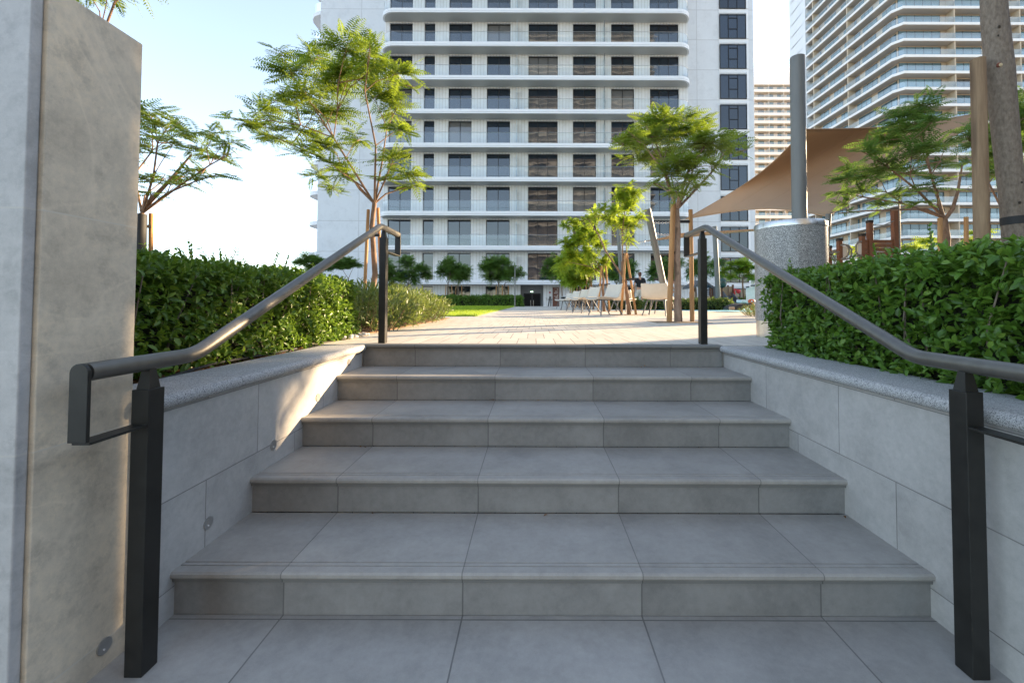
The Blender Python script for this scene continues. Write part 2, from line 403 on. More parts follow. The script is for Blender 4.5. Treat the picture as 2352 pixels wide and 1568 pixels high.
P(MB().box(XR, XR+.20, -1.5, 3.104, ZL-.1, -.048), 'wall_face', m_wall, wr)
L = [-1.5,-.9,-.3,.3,.9,1.5,2.1,2.7,3.10]
for a,b in zip(L[:-1],L[1:]):
    P(coping(XR-.005, -1, a+.001, b-.001), 'coping', m_granite, wr, smooth=True)
# lights set in the left wall, one per step
m_lens = basic('lamp_steel', (.45,.44,.42), .35, .7)
m_glassbead = basic('lamp_glass', (.7,.7,.7), .1)
def wall_light(par, x, y, z):
    mb = MB(); mb.tube([(x-.005,y,z),(x+.004,y,z)], .022, 24); o = P(mb, 'recessed_light', m_lens, par, smooth=True)
    b = MB().tube([(x+.003,y-.003,z-.008),(x+.006,y-.003,z-.008)], .0028, 10).build('lens', m_glassbead); b.parent = o
for y,z in ((1.652,-.52),(2.055,-.362),(2.47,-.232),(2.88,-.09)): wall_light(wl, XL, y, z)
# ---- tall stone pillar at the left
XP = -1.240
pl = empty('stone_pillar', (XP, 1.06, ZL), 'tall beige limestone wall end at the left edge beside the lower landing', 'wall')
PT = az(103, 1.358, 328)
P(MB().box(XP-.62, XP, 1.092, 1.357, ZL-.1, PT), 'side_slab', m_pillar, pl, bevel=.003)
m_pfront = tiled('pillar_stone_sky_lit', (.44,.43,.41), (5,-3), (.605,-.069-6.05), 'XZ', jw=.005, jcol=(.5,.48,.43), mott=.14, big=4, blotch=.25, vein=.2)  # same stone, greyer: the cool light on the front is put into its colour
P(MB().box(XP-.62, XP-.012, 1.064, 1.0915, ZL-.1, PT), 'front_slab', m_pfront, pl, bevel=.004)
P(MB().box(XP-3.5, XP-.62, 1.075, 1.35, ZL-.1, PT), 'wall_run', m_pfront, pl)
wall_light(pl, XP, 1.287, -.688)
# far side return walls (hold the beds up, out of the frame)
tag(MB().box(1.6, 14, -2.3, -2.0, ZL-.1, .0).build('retaining_wall', m_wall), 'low stone wall closing the right planting bed towards the lower landing', 'wall')

# ---- handrails
def handrail(x, label, sgn):
    o0 = Vector((x, 1.29, ZL))
    h = empty('handrail', o0, label, 'handrail', 'bronze handrails either side of the stair')
    zt, zb = .862, .128
    path = [(x,1.10,zb),(x,1.452,zb+.002),(x,3.19,zt),(x,3.585,zt)]
    # soften bends
    def bend(a,b,c,r=.05,n=5):
        a,b,c = Vector(a),Vector(b),Vector(c); p=b+(a-b).normalized()*r; q=b+(c-b).normalized()*r
        return [p.lerp(b,t).lerp(b.lerp(q,t),t) for t in [i/n for i in range(n+1)]]
    pts = [path[0]]+bend(*path[0:3])+bend(*path[1:4])+[path[3]]
    P(MB().tube(pts, .0235, 28), 'rail', m_rail, h, smooth=True)
    # closed loops at both ends: a flat strap down and back to the post
    for (ye, z, yp, top) in ((1.094, zb, 1.27, False),(3.591, zt, 3.27, True)):
        m = MB(); s_ = -1 if not top else 1
        poly = [( .0235*math.cos(a), z+.0235*math.sin(a)) for a in [math.pi*i/10 for i in range(11)]] + [(-.0235, z-.172),(.0235, z-.172)]
        poly = [(x+px_, pz) for px_,pz in poly]
        m.prof(poly, min(ye, ye+s_*.010), max(ye, ye+s_*.010))
        P(m, 'end_strap', m_blackpost, h, bevel=.0015)
        m = MB().box(x-.0225, x+.0225, min(ye,yp), max(ye,yp), z-.180, z-.1725)
        P(m, 'return_bar', m_blackpost, h, bevel=.001)
    for (yc, z0, z) in ((1.283, ZL, zb),(3.262, 0, zt)):
        P(MB().box(x-.025, x+.025, yc-.027, yc+.027, z0, z-.075), 'post', m_blackpost, h, bevel=.002)
        # tapered neck
        m = MB(); a, b = .019, .011
        zz0, zz1 = z-.075, z-.018
        m.add([(x-a,yc-a,zz0),(x+a,yc-a,zz0),(x+a,yc+a,zz0),(x-a,yc+a,zz0),(x-b,yc-b,zz1),(x+b,yc-b,zz1),(x+b,yc+b,zz1),(x-b,yc+b,zz1)],
              [(0,3,2,1),(4,5,6,7),(0,1,5,4),(1,2,6,5),(2,3,7,6),(3,0,4,7)])
        P(m, 'neck', m_blackpost, h)
    return h
handrail(-1.127, 'bronze tube handrail sloping up the left of the stair beside the tall pillar', -1)
handrail(1.266, 'bronze tube handrail sloping down the right of the stair beside the clipped hedge', 1)

# ---- round granite planter base with a steel column
cx, cy = 2.285, 3.87
cb = empty('column_base', (cx,cy,0), 'thick round speckled terrazzo plinth with steel rims at the stair head', 'plinth')
P(MB().cyl(cx,cy,.150,.960,.283,64), 'drum', m_terrazzo, cb, smooth=True)
P(MB().cyl(cx,cy,0,.150,.276,64), 'base_band', m_steel, cb, smooth=True)
P(MB().tube([(cx,cy,.960),(cx,cy,1.004),(cx,cy,1.010)], [.287,.287,.283], 64), 'top_band', m_steel, cb, smooth=True)
tag(MB().tube([(cx+.088,cy,1.011),(cx+.088,cy,2.52),(cx+.088,cy,2.523)], [.0610,.0610,.058], 40).build('steel_column', m_mast, smooth=True), 'plain upright grey steel tube standing on the round terrazzo plinth', 'pole')
# white pebbles left of the top post
pb = []
for i in range(46):
    x, y = -1.53+random.uniform(-.16,.10), 3.62+random.uniform(-.16,.28); r = random.uniform(.012,.026)
    pb.append((x,y,r))
mb = MB()
for x,y,r in pb: mb.sph((x,y,r*.5+.01), r, 8, (1,random.uniform(.7,1.2),.6))
tag(mb.build('pebbles', basic('white_pebble',(.62,.58,.52),.7,0,.15,30), smooth=True), 'white pebbles scattered at the hedge end near the left top post', 'pebbles', kind='stuff')
# tree pits in the paving
m_pit = basic('pit_gravel', (.30,.21,.13), .95, 0, .4, 60, .5)

# ================================================================== MAIN BUILDING
YF, YW, YB = 42.0, 43.5, 47.0
FH = 3.34
ZF = [az(564, YF) - FH + FH*k for k in range(11)]       # floor levels: first is the slab over the entrance
ZG = ZF[0] - FH - .3
bl = empty('apartment_block', (0, YB, -1.42), 'white apartment block with long rounded balconies facing the terrace', 'building')
XB0, XB1 = ax(727, YB), ax(1736, YB)
TOP = ZF[-1] + FH
P(MB().box(XB0, XB1, YB, YB+18, -1.42, TOP+1.2), 'rear_block', m_panel, bl)
BX0, BX1 = ax(878, YW), ax(1583, YW)
def rr(x0,x1,y0,y1,r,n=8):
    pts=[(x1,y1),(x0,y1)]
    for i in range(n+1):
        a=math.pi+math.pi/2*i/n; pts.append((x0+r+r*math.cos(a), y0+r+r*math.sin(a)))
    for i in range(n+1):
        a=-math.pi/2+math.pi/2*i/n; pts.append((x1-r+r*math.cos(a), y0+r+r*math.sin(a)))
    return pts[::-1][::-1]
# bay wall as strips between window openings, so windows sit in real reveals
cols = [(892.7,945.4,2),(973,997.5,1),(1029.5,1083,2),(1117.8,1171.5,2),(1213.4,1281,3),(1316,1369.3,2),(1404,1457,2),(1493.3,1560,3)]
colX = [(ax(a,YW,300), ax(b,YW,300), n) for a,b,n in cols]
fa = MB(); xs = [BX0]
edges = [BX0] + [e for a,b,n in colX for e in (a,b)] + [BX1]
EX0, EX1 = ax(1195.4, YW), ax(1248, YW)                 # entrance recess
for i in range(0, len(edges), 2):
    fa.box(edges[i], edges[i+1], YW, YB-.01, ZF[0]+.02, TOP+.4)
ge = [BX0] + [e for k,(a,b,n) in enumerate(colX) if k != 4 for e in (a,b)] + [BX1]
ge2 = sorted(ge[:9] + [EX0, EX1] + ge[9:])
gl = [(BX0,colX[0][0]),(colX[0][1],colX[1][0]),(colX[1][1],colX[2][0]),(colX[2][1],colX[3][0]),(colX[3][1],EX0),(EX1,colX[5][0]),(colX[5][1],colX[6][0]),(colX[6][1],colX[7][0]),(colX[7][1],BX1)]
for a,b in gl: fa.box(a, b, YW, YB-.01, -1.42, ZF[0]-.42)
for k in range(len(ZF)):
    for a,b,n in colX: fa.box(a, b, YW+.001, YB-.02, ZF[k]+FH-.56, ZF[k]+FH-.42) if k < len(ZF)-0 else None
for k,(a,b,n) in enumerate(colX):
    if k != 4: fa.box(a, b, YW+.001, YB-.02, ZF[0]-.56, ZF[0]-.42)
P(fa, 'bay_wall', m_fluted, bl)
P(MB().box(BX0-.001, BX1+.001, YW-.03, YB-.03, TOP+.4, TOP+1.4), 'parapet', m_white, bl)
# dark rooms behind the glass
inn = MB()
for a,b,n in colX: inn.box(a, b, YW+.9, YW+1.0, ZF[0], TOP)
P(inn, 'room_wall', basic('room_dark',(.03,.03,.03),.9), bl)
SX0, SX1 = ax(866.5, YF, 330), ax(1594, YF, 330)
for k,z in enumerate(ZF):
    o = P(MB().prism(rr(SX0,SX1,YF,YW-.002,1.35), z-.26, z), 'balcony_slab', m_white, bl)
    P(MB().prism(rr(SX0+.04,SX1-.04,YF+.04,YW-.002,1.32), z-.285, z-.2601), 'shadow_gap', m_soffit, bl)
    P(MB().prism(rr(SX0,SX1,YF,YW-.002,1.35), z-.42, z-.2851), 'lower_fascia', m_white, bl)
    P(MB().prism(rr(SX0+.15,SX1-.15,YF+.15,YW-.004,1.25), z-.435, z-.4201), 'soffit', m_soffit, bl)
    if k == 0: continue
    ol = rr(SX0+.10,SX1-.10,YF+.10,YW,1.30)[2:]
    g = MB()
    for (a,b),(c,d) in zip(ol[:-1],ol[1:]):
        L_ = math.hypot(c-a,d-b); m_ = max(1,int(L_/2.6))
        for i in range(m_):
            p=(a+(c-a)*i/m_, b+(d-b)*i/m_); q=(a+(c-a)*(i+1)/m_, b+(d-b)*(i+1)/m_)
            e = .008/ max(.1,math.hypot(q[0]-p[0],q[1]-p[1])) if m_>1 else 0
            pp=(p[0]+(q[0]-p[0])*e, p[1]+(q[1]-p[1])*e); qq=(q[0]-(q[0]-p[0])*e, q[1]-(q[1]-p[1])*e)
            g.add([(pp[0],pp[1],z),(qq[0],qq[1],z),(qq[0],qq[1],z+1.06),(pp[0],pp[1],z+1.06)],[(0,1,2,3)])
    gp = P(g, 'balustrade', m_bglass, bl)
    h = MB().tube([(a,b,z+1.07) for a,b in ol], .018, 6); hh = h.build('top_rail', m_steel); hh.parent = gp; hh.matrix_parent_inverse = gp.matrix_world.inverted() if False else Matrix.Identity(4)
    hh.location = (0,0,0)
    # glass fins between neighbours
for k in range(len(ZF)):
    z = ZF[k]
    for xf in (1187, 1388):
        X_ = ax(xf, YF+.7, 300)
        P(MB().box(X_-.02, X_+.02, YF+.3, YW-.01, z+.01, z+2.4), 'privacy_fin', m_bglass, bl)
# windows
def window_mesh(w, h, n, name='window'):
    f = MB(); t = .055
    f.box(-w/2,-w/2+t,0,.12,0,h).box(w/2-t,w/2,0,.12,0,h).box(-w/2+t,w/2-t,0,.12,h-t*1.6,h).box(-w/2+t,w/2-t,0,.12,0,t)
    for i in range(1,n): x=-w/2+w*i/n; f.box(x-.03,x+.03,0.005,.11,t,h-t*1.6)
    p = MB().box(-w/2+t,w/2-t,.06,.075,t,h-t*1.6)
    return f, p
protos = {}
def place_window(ci, k, x0, x1, z0, h, n, y, par, framemat=None, extra=None):
    key = (round(x1-x0,2), round(h,2), n)
    if key not in protos:
        f, p = window_mesh(x1-x0, h, n)
        if extra: extra(f, x1-x0, h)
        fo = f.build('window', framemat or m_dark); po = p.build('pane', m_pane); po.parent = fo
        protos[key] = fo; o = fo
    else:
        o = protos[key].copy(); COL.objects.link(o)
        for ch in children(protos[key]):
            c = ch.copy(); COL.objects.link(c); c.parent = o
    o.parent = par; o.location = Vector(((x0+x1)/2, y, z0)) - Vector(par.location)
WH = FH - .42 - .14
for ci,(a,b,n) in enumerate(colX):
    for k in range(-1, len(ZF)-1):
        if k == -1:
            if ci == 4: continue
            z0 = ZF[0]-FH
        else: z0 = ZF[k]
        place_window(ci, k, a, b, z0, WH, n, YW+.16, bl)
# stair-tower windows on the right
def casement(f, w, h):
    x0,x1,z0,z1 = -w*.17,w*.17,h*.40,h*.84
    for bx in ((x0-.04,x0+.02,z0,z1),(x1-.02,x1+.04,z0,z1),(x0,x1,z1-.02,z1+.04),(x0,x1,z0-.04,z0+.02)):
        f.box(bx[0],bx[1],.0,.10,bx[2],bx[3])
m_surr = m_white
for k in range(-1, len(ZF)-1):
    z0 = ZF[k]+.05 if k >= 0 else ZF[0]-FH+.05
    x0, x1 = ax(1654,YB,300), ax(1715,YB,300)
    P(MB().box(x0-.05,x1+.28,YB-.05,YB-.0005,z0-.46,z0-.02), 'sill', m_white, bl)
    P(MB().box(x0-.02,x1+.02,YB-.002,YB+.15,z0,z0+2.72), 'reveal', m_soffit, bl)
    place_window(9, k, x0, x1, z0, 2.7, 3, YB-.14, bl, None, casement)
    P(MB().box(x1+.005,x1+.22,YB-.16,YB-.0008,z0-.02,z0+2.9), 'jamb', m_white, bl)
# side balconies on the left gable
for k,z in enumerate(ZF):
    x = XB0
    P(MB().prism([(x+.01,YB+9),(x-1.75,YB+9)]+[(x-1.75*math.cos(math.pi/2*i/10), YB+2.2-1.8*math.sin(math.pi/2*i/10)) for i in range(11)]+[(x+.01,YB+.4)], z-.42, z), 'side_balcony', m_white, bl)
    gm = MB(); ar=[(x-1.66*math.sin(math.pi/2*i/6), YB+2.2-1.7*math.cos(math.pi/2*i/6)) for i in range(7)]+[(x-1.66,YB+8.9)]
    for (a,b),(c,d) in zip(ar[:-1],ar[1:]): gm.add([(a,b,z),(c,d,z),(c,d,z+1.06),(a,b,z+1.06)],[(0,1,2,3)])
    P(gm, 'side_balustrade', m_bglass, bl)
# entrance
m_doorglass = basic('door_glass', (.008,.008,.009), .35, 0, .1, 1, 0, .15)
m_recess = basic('recess_grey', (.20,.20,.20), .7)
P(MB().box(EX0, EX1, YW+.75, YW+.95, -1.42, ZF[0]-.42), 'recess_wall', m_recess, bl)
dx0, dx1 = ax(1203,YW+.7), ax(1242,YW+.7); dz1 = az(673.5,YW+.7)
d = P(MB().box(dx0,dx0+.09,YW+.66,YW+.75,-1.42,dz1).box(dx1-.09,dx1,YW+.66,YW+.75,-1.42,dz1).box(dx0+.09,dx1-.09,YW+.66,YW+.75,dz1-.09,dz1).box((dx0+dx1)/2-.07,(dx0+dx1)/2+.07,YW+.66,YW+.75,-1.42,dz1-.09), 'entrance_door', m_dark, bl)
for s in (0,1):
    a = dx0+.09 if s == 0 else (dx0+dx1)/2+.07; b = (dx0+dx1)/2-.07 if s == 0 else dx1-.09
    g = MB().box(a,b,YW+.70,YW+.72,-1.42,dz1-.09).build('pane', m_doorglass); g.parent = d
    g = MB().box((dx0+dx1)/2+(-.16 if s==0 else .12),(dx0+dx1)/2+(-.12 if s==0 else .16),YW+.60,YW+.64,-.6,.5).build('handle', m_steel); g.parent = d
def em(name, col, s):
    m, nt, b, o = newmat(name); b.inputs['Base Color'].default_value = col+(1,); b.inputs['Emission Color'].default_value = col+(1,); b.inputs['Emission Strength'].default_value = s; return m
m_exit = em('exit_lamp', (.75,1,.8), 1.2)
ex = P(MB().box(ax(1218.6,YW+.7), ax(1224.4,YW+.7), YW+.66, YW+.745, az(671.2,YW+.7), az(668.6,YW+.7)), 'exit_light', basic('exit_green',(.05,.35,.1),.4), bl)
for xv in (1219.8,1223.2):
    c = at(xv, 669.8, YW+.7)
    g = MB().tube([(c.x,YW+.64,c.z),(c.x,YW+.66,c.z)], .05, 12).build('lamp', m_exit); g.parent = ex
c = at(1263,671.5,YW); P(MB().tube([(c.x,YW-.08,c.z),(c.x,YW,c.z)], [.09,.07], 16), 'alarm_bell', basic('bell_red',(.35,.02,.02),.4), bl)
# wayfinding panel
sx0, sx1, sz1 = ax(1269.3,YW-.1), ax(1284,YW-.1), az(659.8,YW-.1)
sg = empty('sign_board', ((sx0+sx1)/2, YW-.12, -1.42), 'tall brown directory panel with two arrows and lines of text beside the entrance', 'sign')
P(MB().box(sx0,sx1,YW-.14,YW-.04,-1.42,sz1), 'board', basic('sign_brown',(.13,.045,.025),.5), sg)
tx = MB(); W_=sx1-sx0
def zz(v): return sz1 - v
def line(a,b,v,t=.022): tx.box(sx0+W_*a, sx0+W_*b, YW-.145, YW-.1405, zz(v)-t, zz(v)+t)
for a,b,v in ((.38,.85,.36),(.42,.85,.45),(.22,.85,.53),(.22,.85,.60),(.22,.85,.88),(.45,.85,.94),(.40,.85,1.03),(.45,.85,1.10),(.25,.85,.10),(.25,.85,1.2)): line(a,b,v,.012)
for v0,sg_ in ((.22,1),(.76,-1)):
    tx.box(sx0+W_*.76, sx0+W_*.80, YW-.145, YW-.1405, zz(v0)-.07, zz(v0)+.07)
    q = zz(v0)+.07*sg_
    tx.bar((sx0+W_*.66,YW-.143,q-.06*sg_),(sx0+W_*.78,YW-.143,q),.02,.006,(0,1,0)); tx.bar((sx0+W_*.90,YW-.143,q-.06*sg_),(sx0+W_*.78,YW-.143,q),.02,.006,(0,1,0))
P(tx, 'lettering', basic('sign_white',(.75,.70,.65),.5), sg)
def text(body, size, loc, mat, name, par, rot=(math.pi/2,0,0), ext=.01):
    cu = bpy.data.curves.new(name,'FONT'); cu.body = body; cu.size = size; cu.extrude = ext; cu.align_x='LEFT'
    t = bpy.data.objects.new(name, cu); COL.objects.link(t); t.rotation_euler = rot; t.location = loc
    bpy.context.view_layer.update()
    me = bpy.data.meshes.new_from_object(t.evaluated_get(bpy.context.evaluated_depsgraph_get()))
    mw = t.matrix_world.copy(); me.transform(mw); bpy.data.objects.remove(t); bpy.data.curves.remove(cu)
    o = bpy.data.objects.new(name, me); COL.objects.link(o); me.materials.clear(); me.materials.append(mat)
    if par is not None:
        o.parent = par; o.matrix_parent_inverse = Matrix.Translation(-Vector(par.location))
    return o
text('Tower', .30, (ax(1253.4,YW-.02), YW-.02, az(689.2,YW-.02)), basic('letter_grey',(.12,.12,.12),.5,.2), 'lettering', bl)

# ---- steps and rails down to the entrance (mostly below the terrace edge)
er = empty('ramp_railing', (ax(1190,32.2), 32.2, 0), 'dark glazed guard rail at the far terrace edge beside the hedge', 'railing')
xa, xb = ax(1180,32), ax(1199.5,32); zt = az(679.5,32)
P(MB().tube([(xa-3.2,31.95,zt-.15),(xa,31.95,zt),(xb,31.95,zt),(xb+.1,31.4,0)], .035, 8), 'top_bar', m_blackpost, er)
for xv in (1191.5,1193.8): X_=ax(xv,32); P(MB().box(X_-.03,X_+.03,31.9,31.96,0,zt), 'post', m_blackpost, er)
for i,(xv) in enumerate((1262.5,1264.8)):
    X_ = ax(xv,32); tag(MB().tube([(X_+(.12 if i==0 else 0)*-1,31.5,0),(X_,31.6,az(681,32))], .04, 8).build('bollard', m_blackpost), ('slim dark post leaning at the far terrace edge below the wall lettering' if i==0 else 'slim dark upright post at the far terrace edge near the brown sign'), 'post', 'dark posts at the far terrace edge')
st2 = MB()
for k in range(9): st2.box(-2.0, 26, 32.001+.35*k, 32.001+.35*(k+1), -1.42, -.155*(k+1))
tag(st2.build('descending_steps', m_pave), 'paved steps going down from the far end of the terrace to the entrance', 'steps')
# lamp pole by the far hedge
lp = at(1182.5, 703.4, 28.2)
tag(MB().tube([(lp.x,28.2,0),(lp.x,28.2,az(612,28.2))], [.045,.035], 10).build('lamp_pole', m_mast), 'thin grey pole by the lawn corner in front of the far hedge', 'pole')
# standing bin by the chairs
c = at(1294, 703, 30); b = empty('litter_bin', (c.x,30,0), 'small dark topped bin behind the farthest chairs', 'bin')
P(MB().box(c.x-.22,c.x+.22,29.8,30.2,0,az(680,30)), 'body', basic('bin_grey',(.45,.45,.43),.5), b, bevel=.02)
P(MB().box(c.x-.17,c.x+.2,29.78,29.7999,az(683,30)-.15,az(681,30)-.02), 'slot', m_dark, b)

# ================================================================== RIGHT TOWER
m_tan = basic('tan_wall', (.52,.42,.30), .7, 0, .04, .4)
m_fascia = basic('tower_fascia', (.78,.76,.72), .5, 0, .03, .3)
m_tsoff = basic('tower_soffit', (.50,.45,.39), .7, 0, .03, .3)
m_tpane = panemat('tower_glass', (.10,.17,.20), .05, 1.8)
m_tbg = glassmat('tower_balustrade', (.90,.95,.95), .12, .16, (.62,.72,.74))
m_tpanel = basic('tower_panel', (.70,.72,.73), .5, 0, .03, .3)
tw = empty('residential_tower', (73, 86, -1.42), 'tall residential tower with tan walls and stacked glass balconies at the right', 'building')
TX, TY, TXE, TYE = 73.0, 86.0, 118.0, 124.0
fh = 3.31; zref = az(165, TY, 2076); z0 = zref - fh*math.floor((zref+1.4)/fh)
nf = 30
P(MB().box(TX+1.9, TXE, TY+1.9, TYE, -1.42, z0+fh*nf), 'core', m_tan, tw)
def tower_outline(o): return [(TX+o,115.3),(TX+o,TY+1.6+o*.4),(TX+1.2+o*.4,TY+o),(TXE,TY+o),(TXE,TY+1.95),(TX+1.95,TY+1.95),(TX+1.95,115.3)]
def floors(k0, k1): pass
WL = []
for k in range(nf+1):
    z = z0+fh*k
    P(MB().prism(tower_outline(0), z-.30, z+.22), 'floor_slab', m_fascia, tw)
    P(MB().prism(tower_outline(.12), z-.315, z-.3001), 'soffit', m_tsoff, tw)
    if k == nf: continue
    ol = tower_outline(.06)[:4]; g = MB(); g2 = MB()
    for (a,b),(c,d) in zip(ol[:-1],ol[1:]): g.add([(a,b,z+.2),(c,d,z+.2),(c,d,z+1.35),(a,b,z+1.35)],[(0,1,2,3)])
    P(g, 'balustrade', m_tbg, tw)
    # glazing bands on the recessed walls, split in panes by dark mullions
    zz0, zz1 = z+.22, z+2.75
    yy = TY+2.6
    while yy < 115:
        w = random.choice((3.4,4.2,5.0)); ye = min(yy+w, 115)
        g = MB().box(TX+1.80, TX+1.86, yy, ye, zz0, zz1); l = MB(); q = yy
        while q <= ye: l.box(TX+1.76,TX+1.799,q-.04,q+.04,zz0,zz1); q += w/3
        l.box(TX+1.76,TX+1.799,yy+.041,ye-.041,zz1-.35,zz1-.28)
        WL.append(((0 if k < 18 else 2)*1000 + yy, g, l)); yy = ye + random.choice((.8,1.4,1.8))
    for xa_,xb_ in [(74.6,83.2),(86.0,91.5),(92.6,96.5),(99.2,104.5),(105.6,109.5)]:
        g = MB().box(xa_,xb_,TY+1.80,TY+1.86,zz0,zz1); l = MB(); q = xa_
        while q <= xb_+.01: l.box(q-.04,q+.04,TY+1.76,TY+1.799,zz0,zz1); q += (xb_-xa_)/(5 if xb_-xa_>7 else 3)
        WL.append(((0 if k < 18 else 2)*1000 + (xa_-60 if xa_ < 97 else 500), g, l))
WL.sort(key=lambda t: t[0])
for _,g,l in WL[:100]:
    o = P(g, 'window', m_tpane, tw); mo = l.build('mullions', m_dark); mo.parent = o; mo.location = (0,0,0)
g = MB(); l = MB()
for _,g_,l_ in WL[100:]: g.add(g_.v, g_.f); l.add(l_.v, l_.f)
o = P(g, 'windows', m_tpane, tw); o['kind'] = 'stuff'; o = P(l, 'mullions', m_dark, tw); o['kind'] = 'stuff'
dv = MB()
for xx in (84.6, 97.8, 111): dv.box(xx-.12,xx+.12,TY+.15,TY+1.899,-1.42,z0+fh*nf-.4)
for yy in (100.2,112.5): dv.box(TX+.15,TX+1.899,yy-.15,yy+.15,-1.42,z0+fh*nf-.4)
P(dv, 'party_wall', m_tan, tw)
# gable end with saw-tooth panels
gb = MB(); gb.box(TX+.9, TX+6, 115.3, TYE, -1.42, z0+fh*nf)
P(gb, 'gable_wall', m_tpanel, tw)
sw = MB()
for k in range(nf+1):
    z = z0+fh*k
    sw.add([(TX-.1,115.2,z-.3),(TX-.1,115.2,z+3.0),(TX+.88,TYE,z+3.0),(TX+.88,TYE,z+.1),(TX+.89,115.2,z-.3),(TX+.89,115.2,z+3.0)],[(0,1,2,3)[::-1],(0,4,5,1)])
P(sw, 'gable_fins', m_tpanel, tw)

# ================================================================== FAR TOWER between the two
ft = empty('far_tower', (100, 180, -1.42), 'distant cream balcony tower with a screened crown seen between the two near blocks', 'building')
fx0, fx1, fy = 84.0, 116.0, 180.0
m_far = basic('far_cream', (.86,.82,.75), .6, 0, .03, .2); m_fart = basic('far_tan', (.66,.58,.49), .7, 0, .04, .2)
ztop = az(208, fy, 1780)
P(MB().box(fx0, fx1, fy+2.2, fy+22, -1.42, ztop+2.5), 'core', m_fart, ft)
dz = 18.45*fy/1000; zz_ = ztop; n = 0; nw = 0; rest = MB()
while zz_ > 0 and n < 30:
    P(MB().box(fx0, fx1, fy, fy+2.19, zz_-.62, zz_+.5), 'floor_slab', m_far, ft)
    P(MB().add([(fx0,fy+.1,zz_+.5),(fx1,fy+.1,zz_+.5),(fx1,fy+.1,zz_+1.5),(fx0,fy+.1,zz_+1.5)],[(0,1,2,3)]), 'balustrade', m_tbg, ft)
    q = fx0+6; 
    while q < fx1-3:
        g = MB().box(q+.6,q+3.1,fy+2.12,fy+2.19,zz_+.5,zz_+2.6)
        if nw < 99: P(g, 'window', m_tpane, ft)
        else: rest.add(g.v, g.f)
        nw += 1; q += 4.1
    g = MB(); q = fx0+2.0
    while q < fx1: g.box(q-.12,q+.12,fy+.2,fy+2.1,zz_+.5,zz_+dz-.62); q += 6.2
    P(g, 'divider', m_fart, ft)
    zz_ -= dz; n += 1
o = P(rest, 'windows', m_tpane, ft); o['kind'] = 'stuff'
P(MB().box(fx0, fx1, fy-.1, fy+2.1, ztop+2.4, ztop+5.6), 'crown_band', m_far, ft)
g = MB(); q = fx0
while q < fx1:
    t = random.uniform(-.25,.25)
    g.bar((q,fy,ztop+5.5),(q+t,fy,ztop+14.2),.28,.3,(0,1,0)); g.bar((q+.7,fy+.4,ztop+5.5),(q+.7-t,fy+.4,ztop+10.5),.18,.3,(0,1,0)); q += 1.25
P(g, 'crown_screen', m_far, ft)
g = MB()
for v in (7.5,9.2,10.9,12.5,14): g.box(fx0, fx1, fy+.2, fy+.4, ztop+v, ztop+v+.22)
g.box(fx0, fx1, fy+5, fy+5.4, ztop+5, ztop+8)
P(g, 'crown_rails', m_far, ft)

# ================================================================== unseen blocks: one mirrored in the glass, one added to cast shade
m_nb = tiled('neighbour_cladding', (.10,.10,.10), (3.6,0), (3.3,0), 'XZ', jw=.5, jcol=(.22,.20,.18), mott=.05, tilevar=.05, big=.3, bmp=0)
def plain_block(name, label, x0,x1,y0,y1,h):
    e = empty(name, ((x0+x1)/2,(y0+y1)/2,-1.42), label, 'building')
    P(MB().box(x0+1,x1-1,y0+1,y1-1,-1.42,h), 'core', m_nb, e)
    z = 8.6; n_ = 0
    while z < h:
        P(MB().prism([(x0,y0),(x1,y0),(x1,y1),(x0,y1)], z-.35, z+.15), 'floor_slab', m_soffit, e); n_ += 1; z += 3.4
    return e
plain_block('unseen_block', 'cream block with balconies standing behind the viewer and mirrored in the windows', -3, 40, -75, -55, 95)
plain_block('unseen_block', 'unseen long low block added right of the stair to shade the pillar', 18.0, 36, -34, 14.86, 9)  # added out of view, its edge set to keep sun off the pillar

# ================================================================== VEGETATION
def unit(a): return a/np.maximum(1e-9, np.linalg.norm(a, axis=-1, keepdims=True))
def oval_leaves(C, D, Nn, L, W, fold=.25):
    """one folded oval leaf per row: centre base C, direction D, normal Nn; 7 verts, 6 triangles"""
    D = unit(D); S = unit(np.cross(D, Nn)); U = np.cross(S, D); L = L[:,None]; W = W[:,None]
    v = [C, C+D*L*.30+S*W*.46+U*W*fold, C+D*L*.68+S*W*.40+U*W*fold*.9, C+D*L-U*L*.10,
         C+D*L*.68-S*W*.40+U*W*fold*.9, C+D*L*.30-S*W*.46+U*W*fold, C+D*L*.5]
    V = np.stack(v, 1).reshape(-1,3)
    f = np.array([(0,1,6),(1,2,6),(2,3,6),(3,4,6),(4,5,6),(5,0,6)])
    F = (np.arange(len(C))[:,None,None]*7 + f[None]).reshape(-1,3)
    return V, F
def rnd_unit(n): return unit(rng.normal(size=(n,3)))
def hedge_leaves(pts, nrm, L0, spread=.75, per=4, aspect=.52, droop=.1, up=.35):
    n = len(pts)
    ax_ = unit(nrm*.9 + rnd_unit(n)*.75 + np.array([0,0,up]))            # twig direction
    C = np.repeat(pts, per, 0); A = np.repeat(ax_, per, 0); m = len(C)
    D = unit(A*.6 + rnd_unit(m)*spread); C = C + A*rng.uniform(-.6,.5,(m,1))*L0
    Nn = unit(A + rnd_unit(m)*.5 + np.array([0,0,.5]))
    L = L0*rng.uniform(.55,1.15,m); var = np.clip(rng.normal(.45,.22,m)+.0, 0, 1)
    V, F = oval_leaves(C, D, Nn, L, L*aspect*rng.uniform(.8,1.15,m))
    return V, F, np.repeat(var, 6)
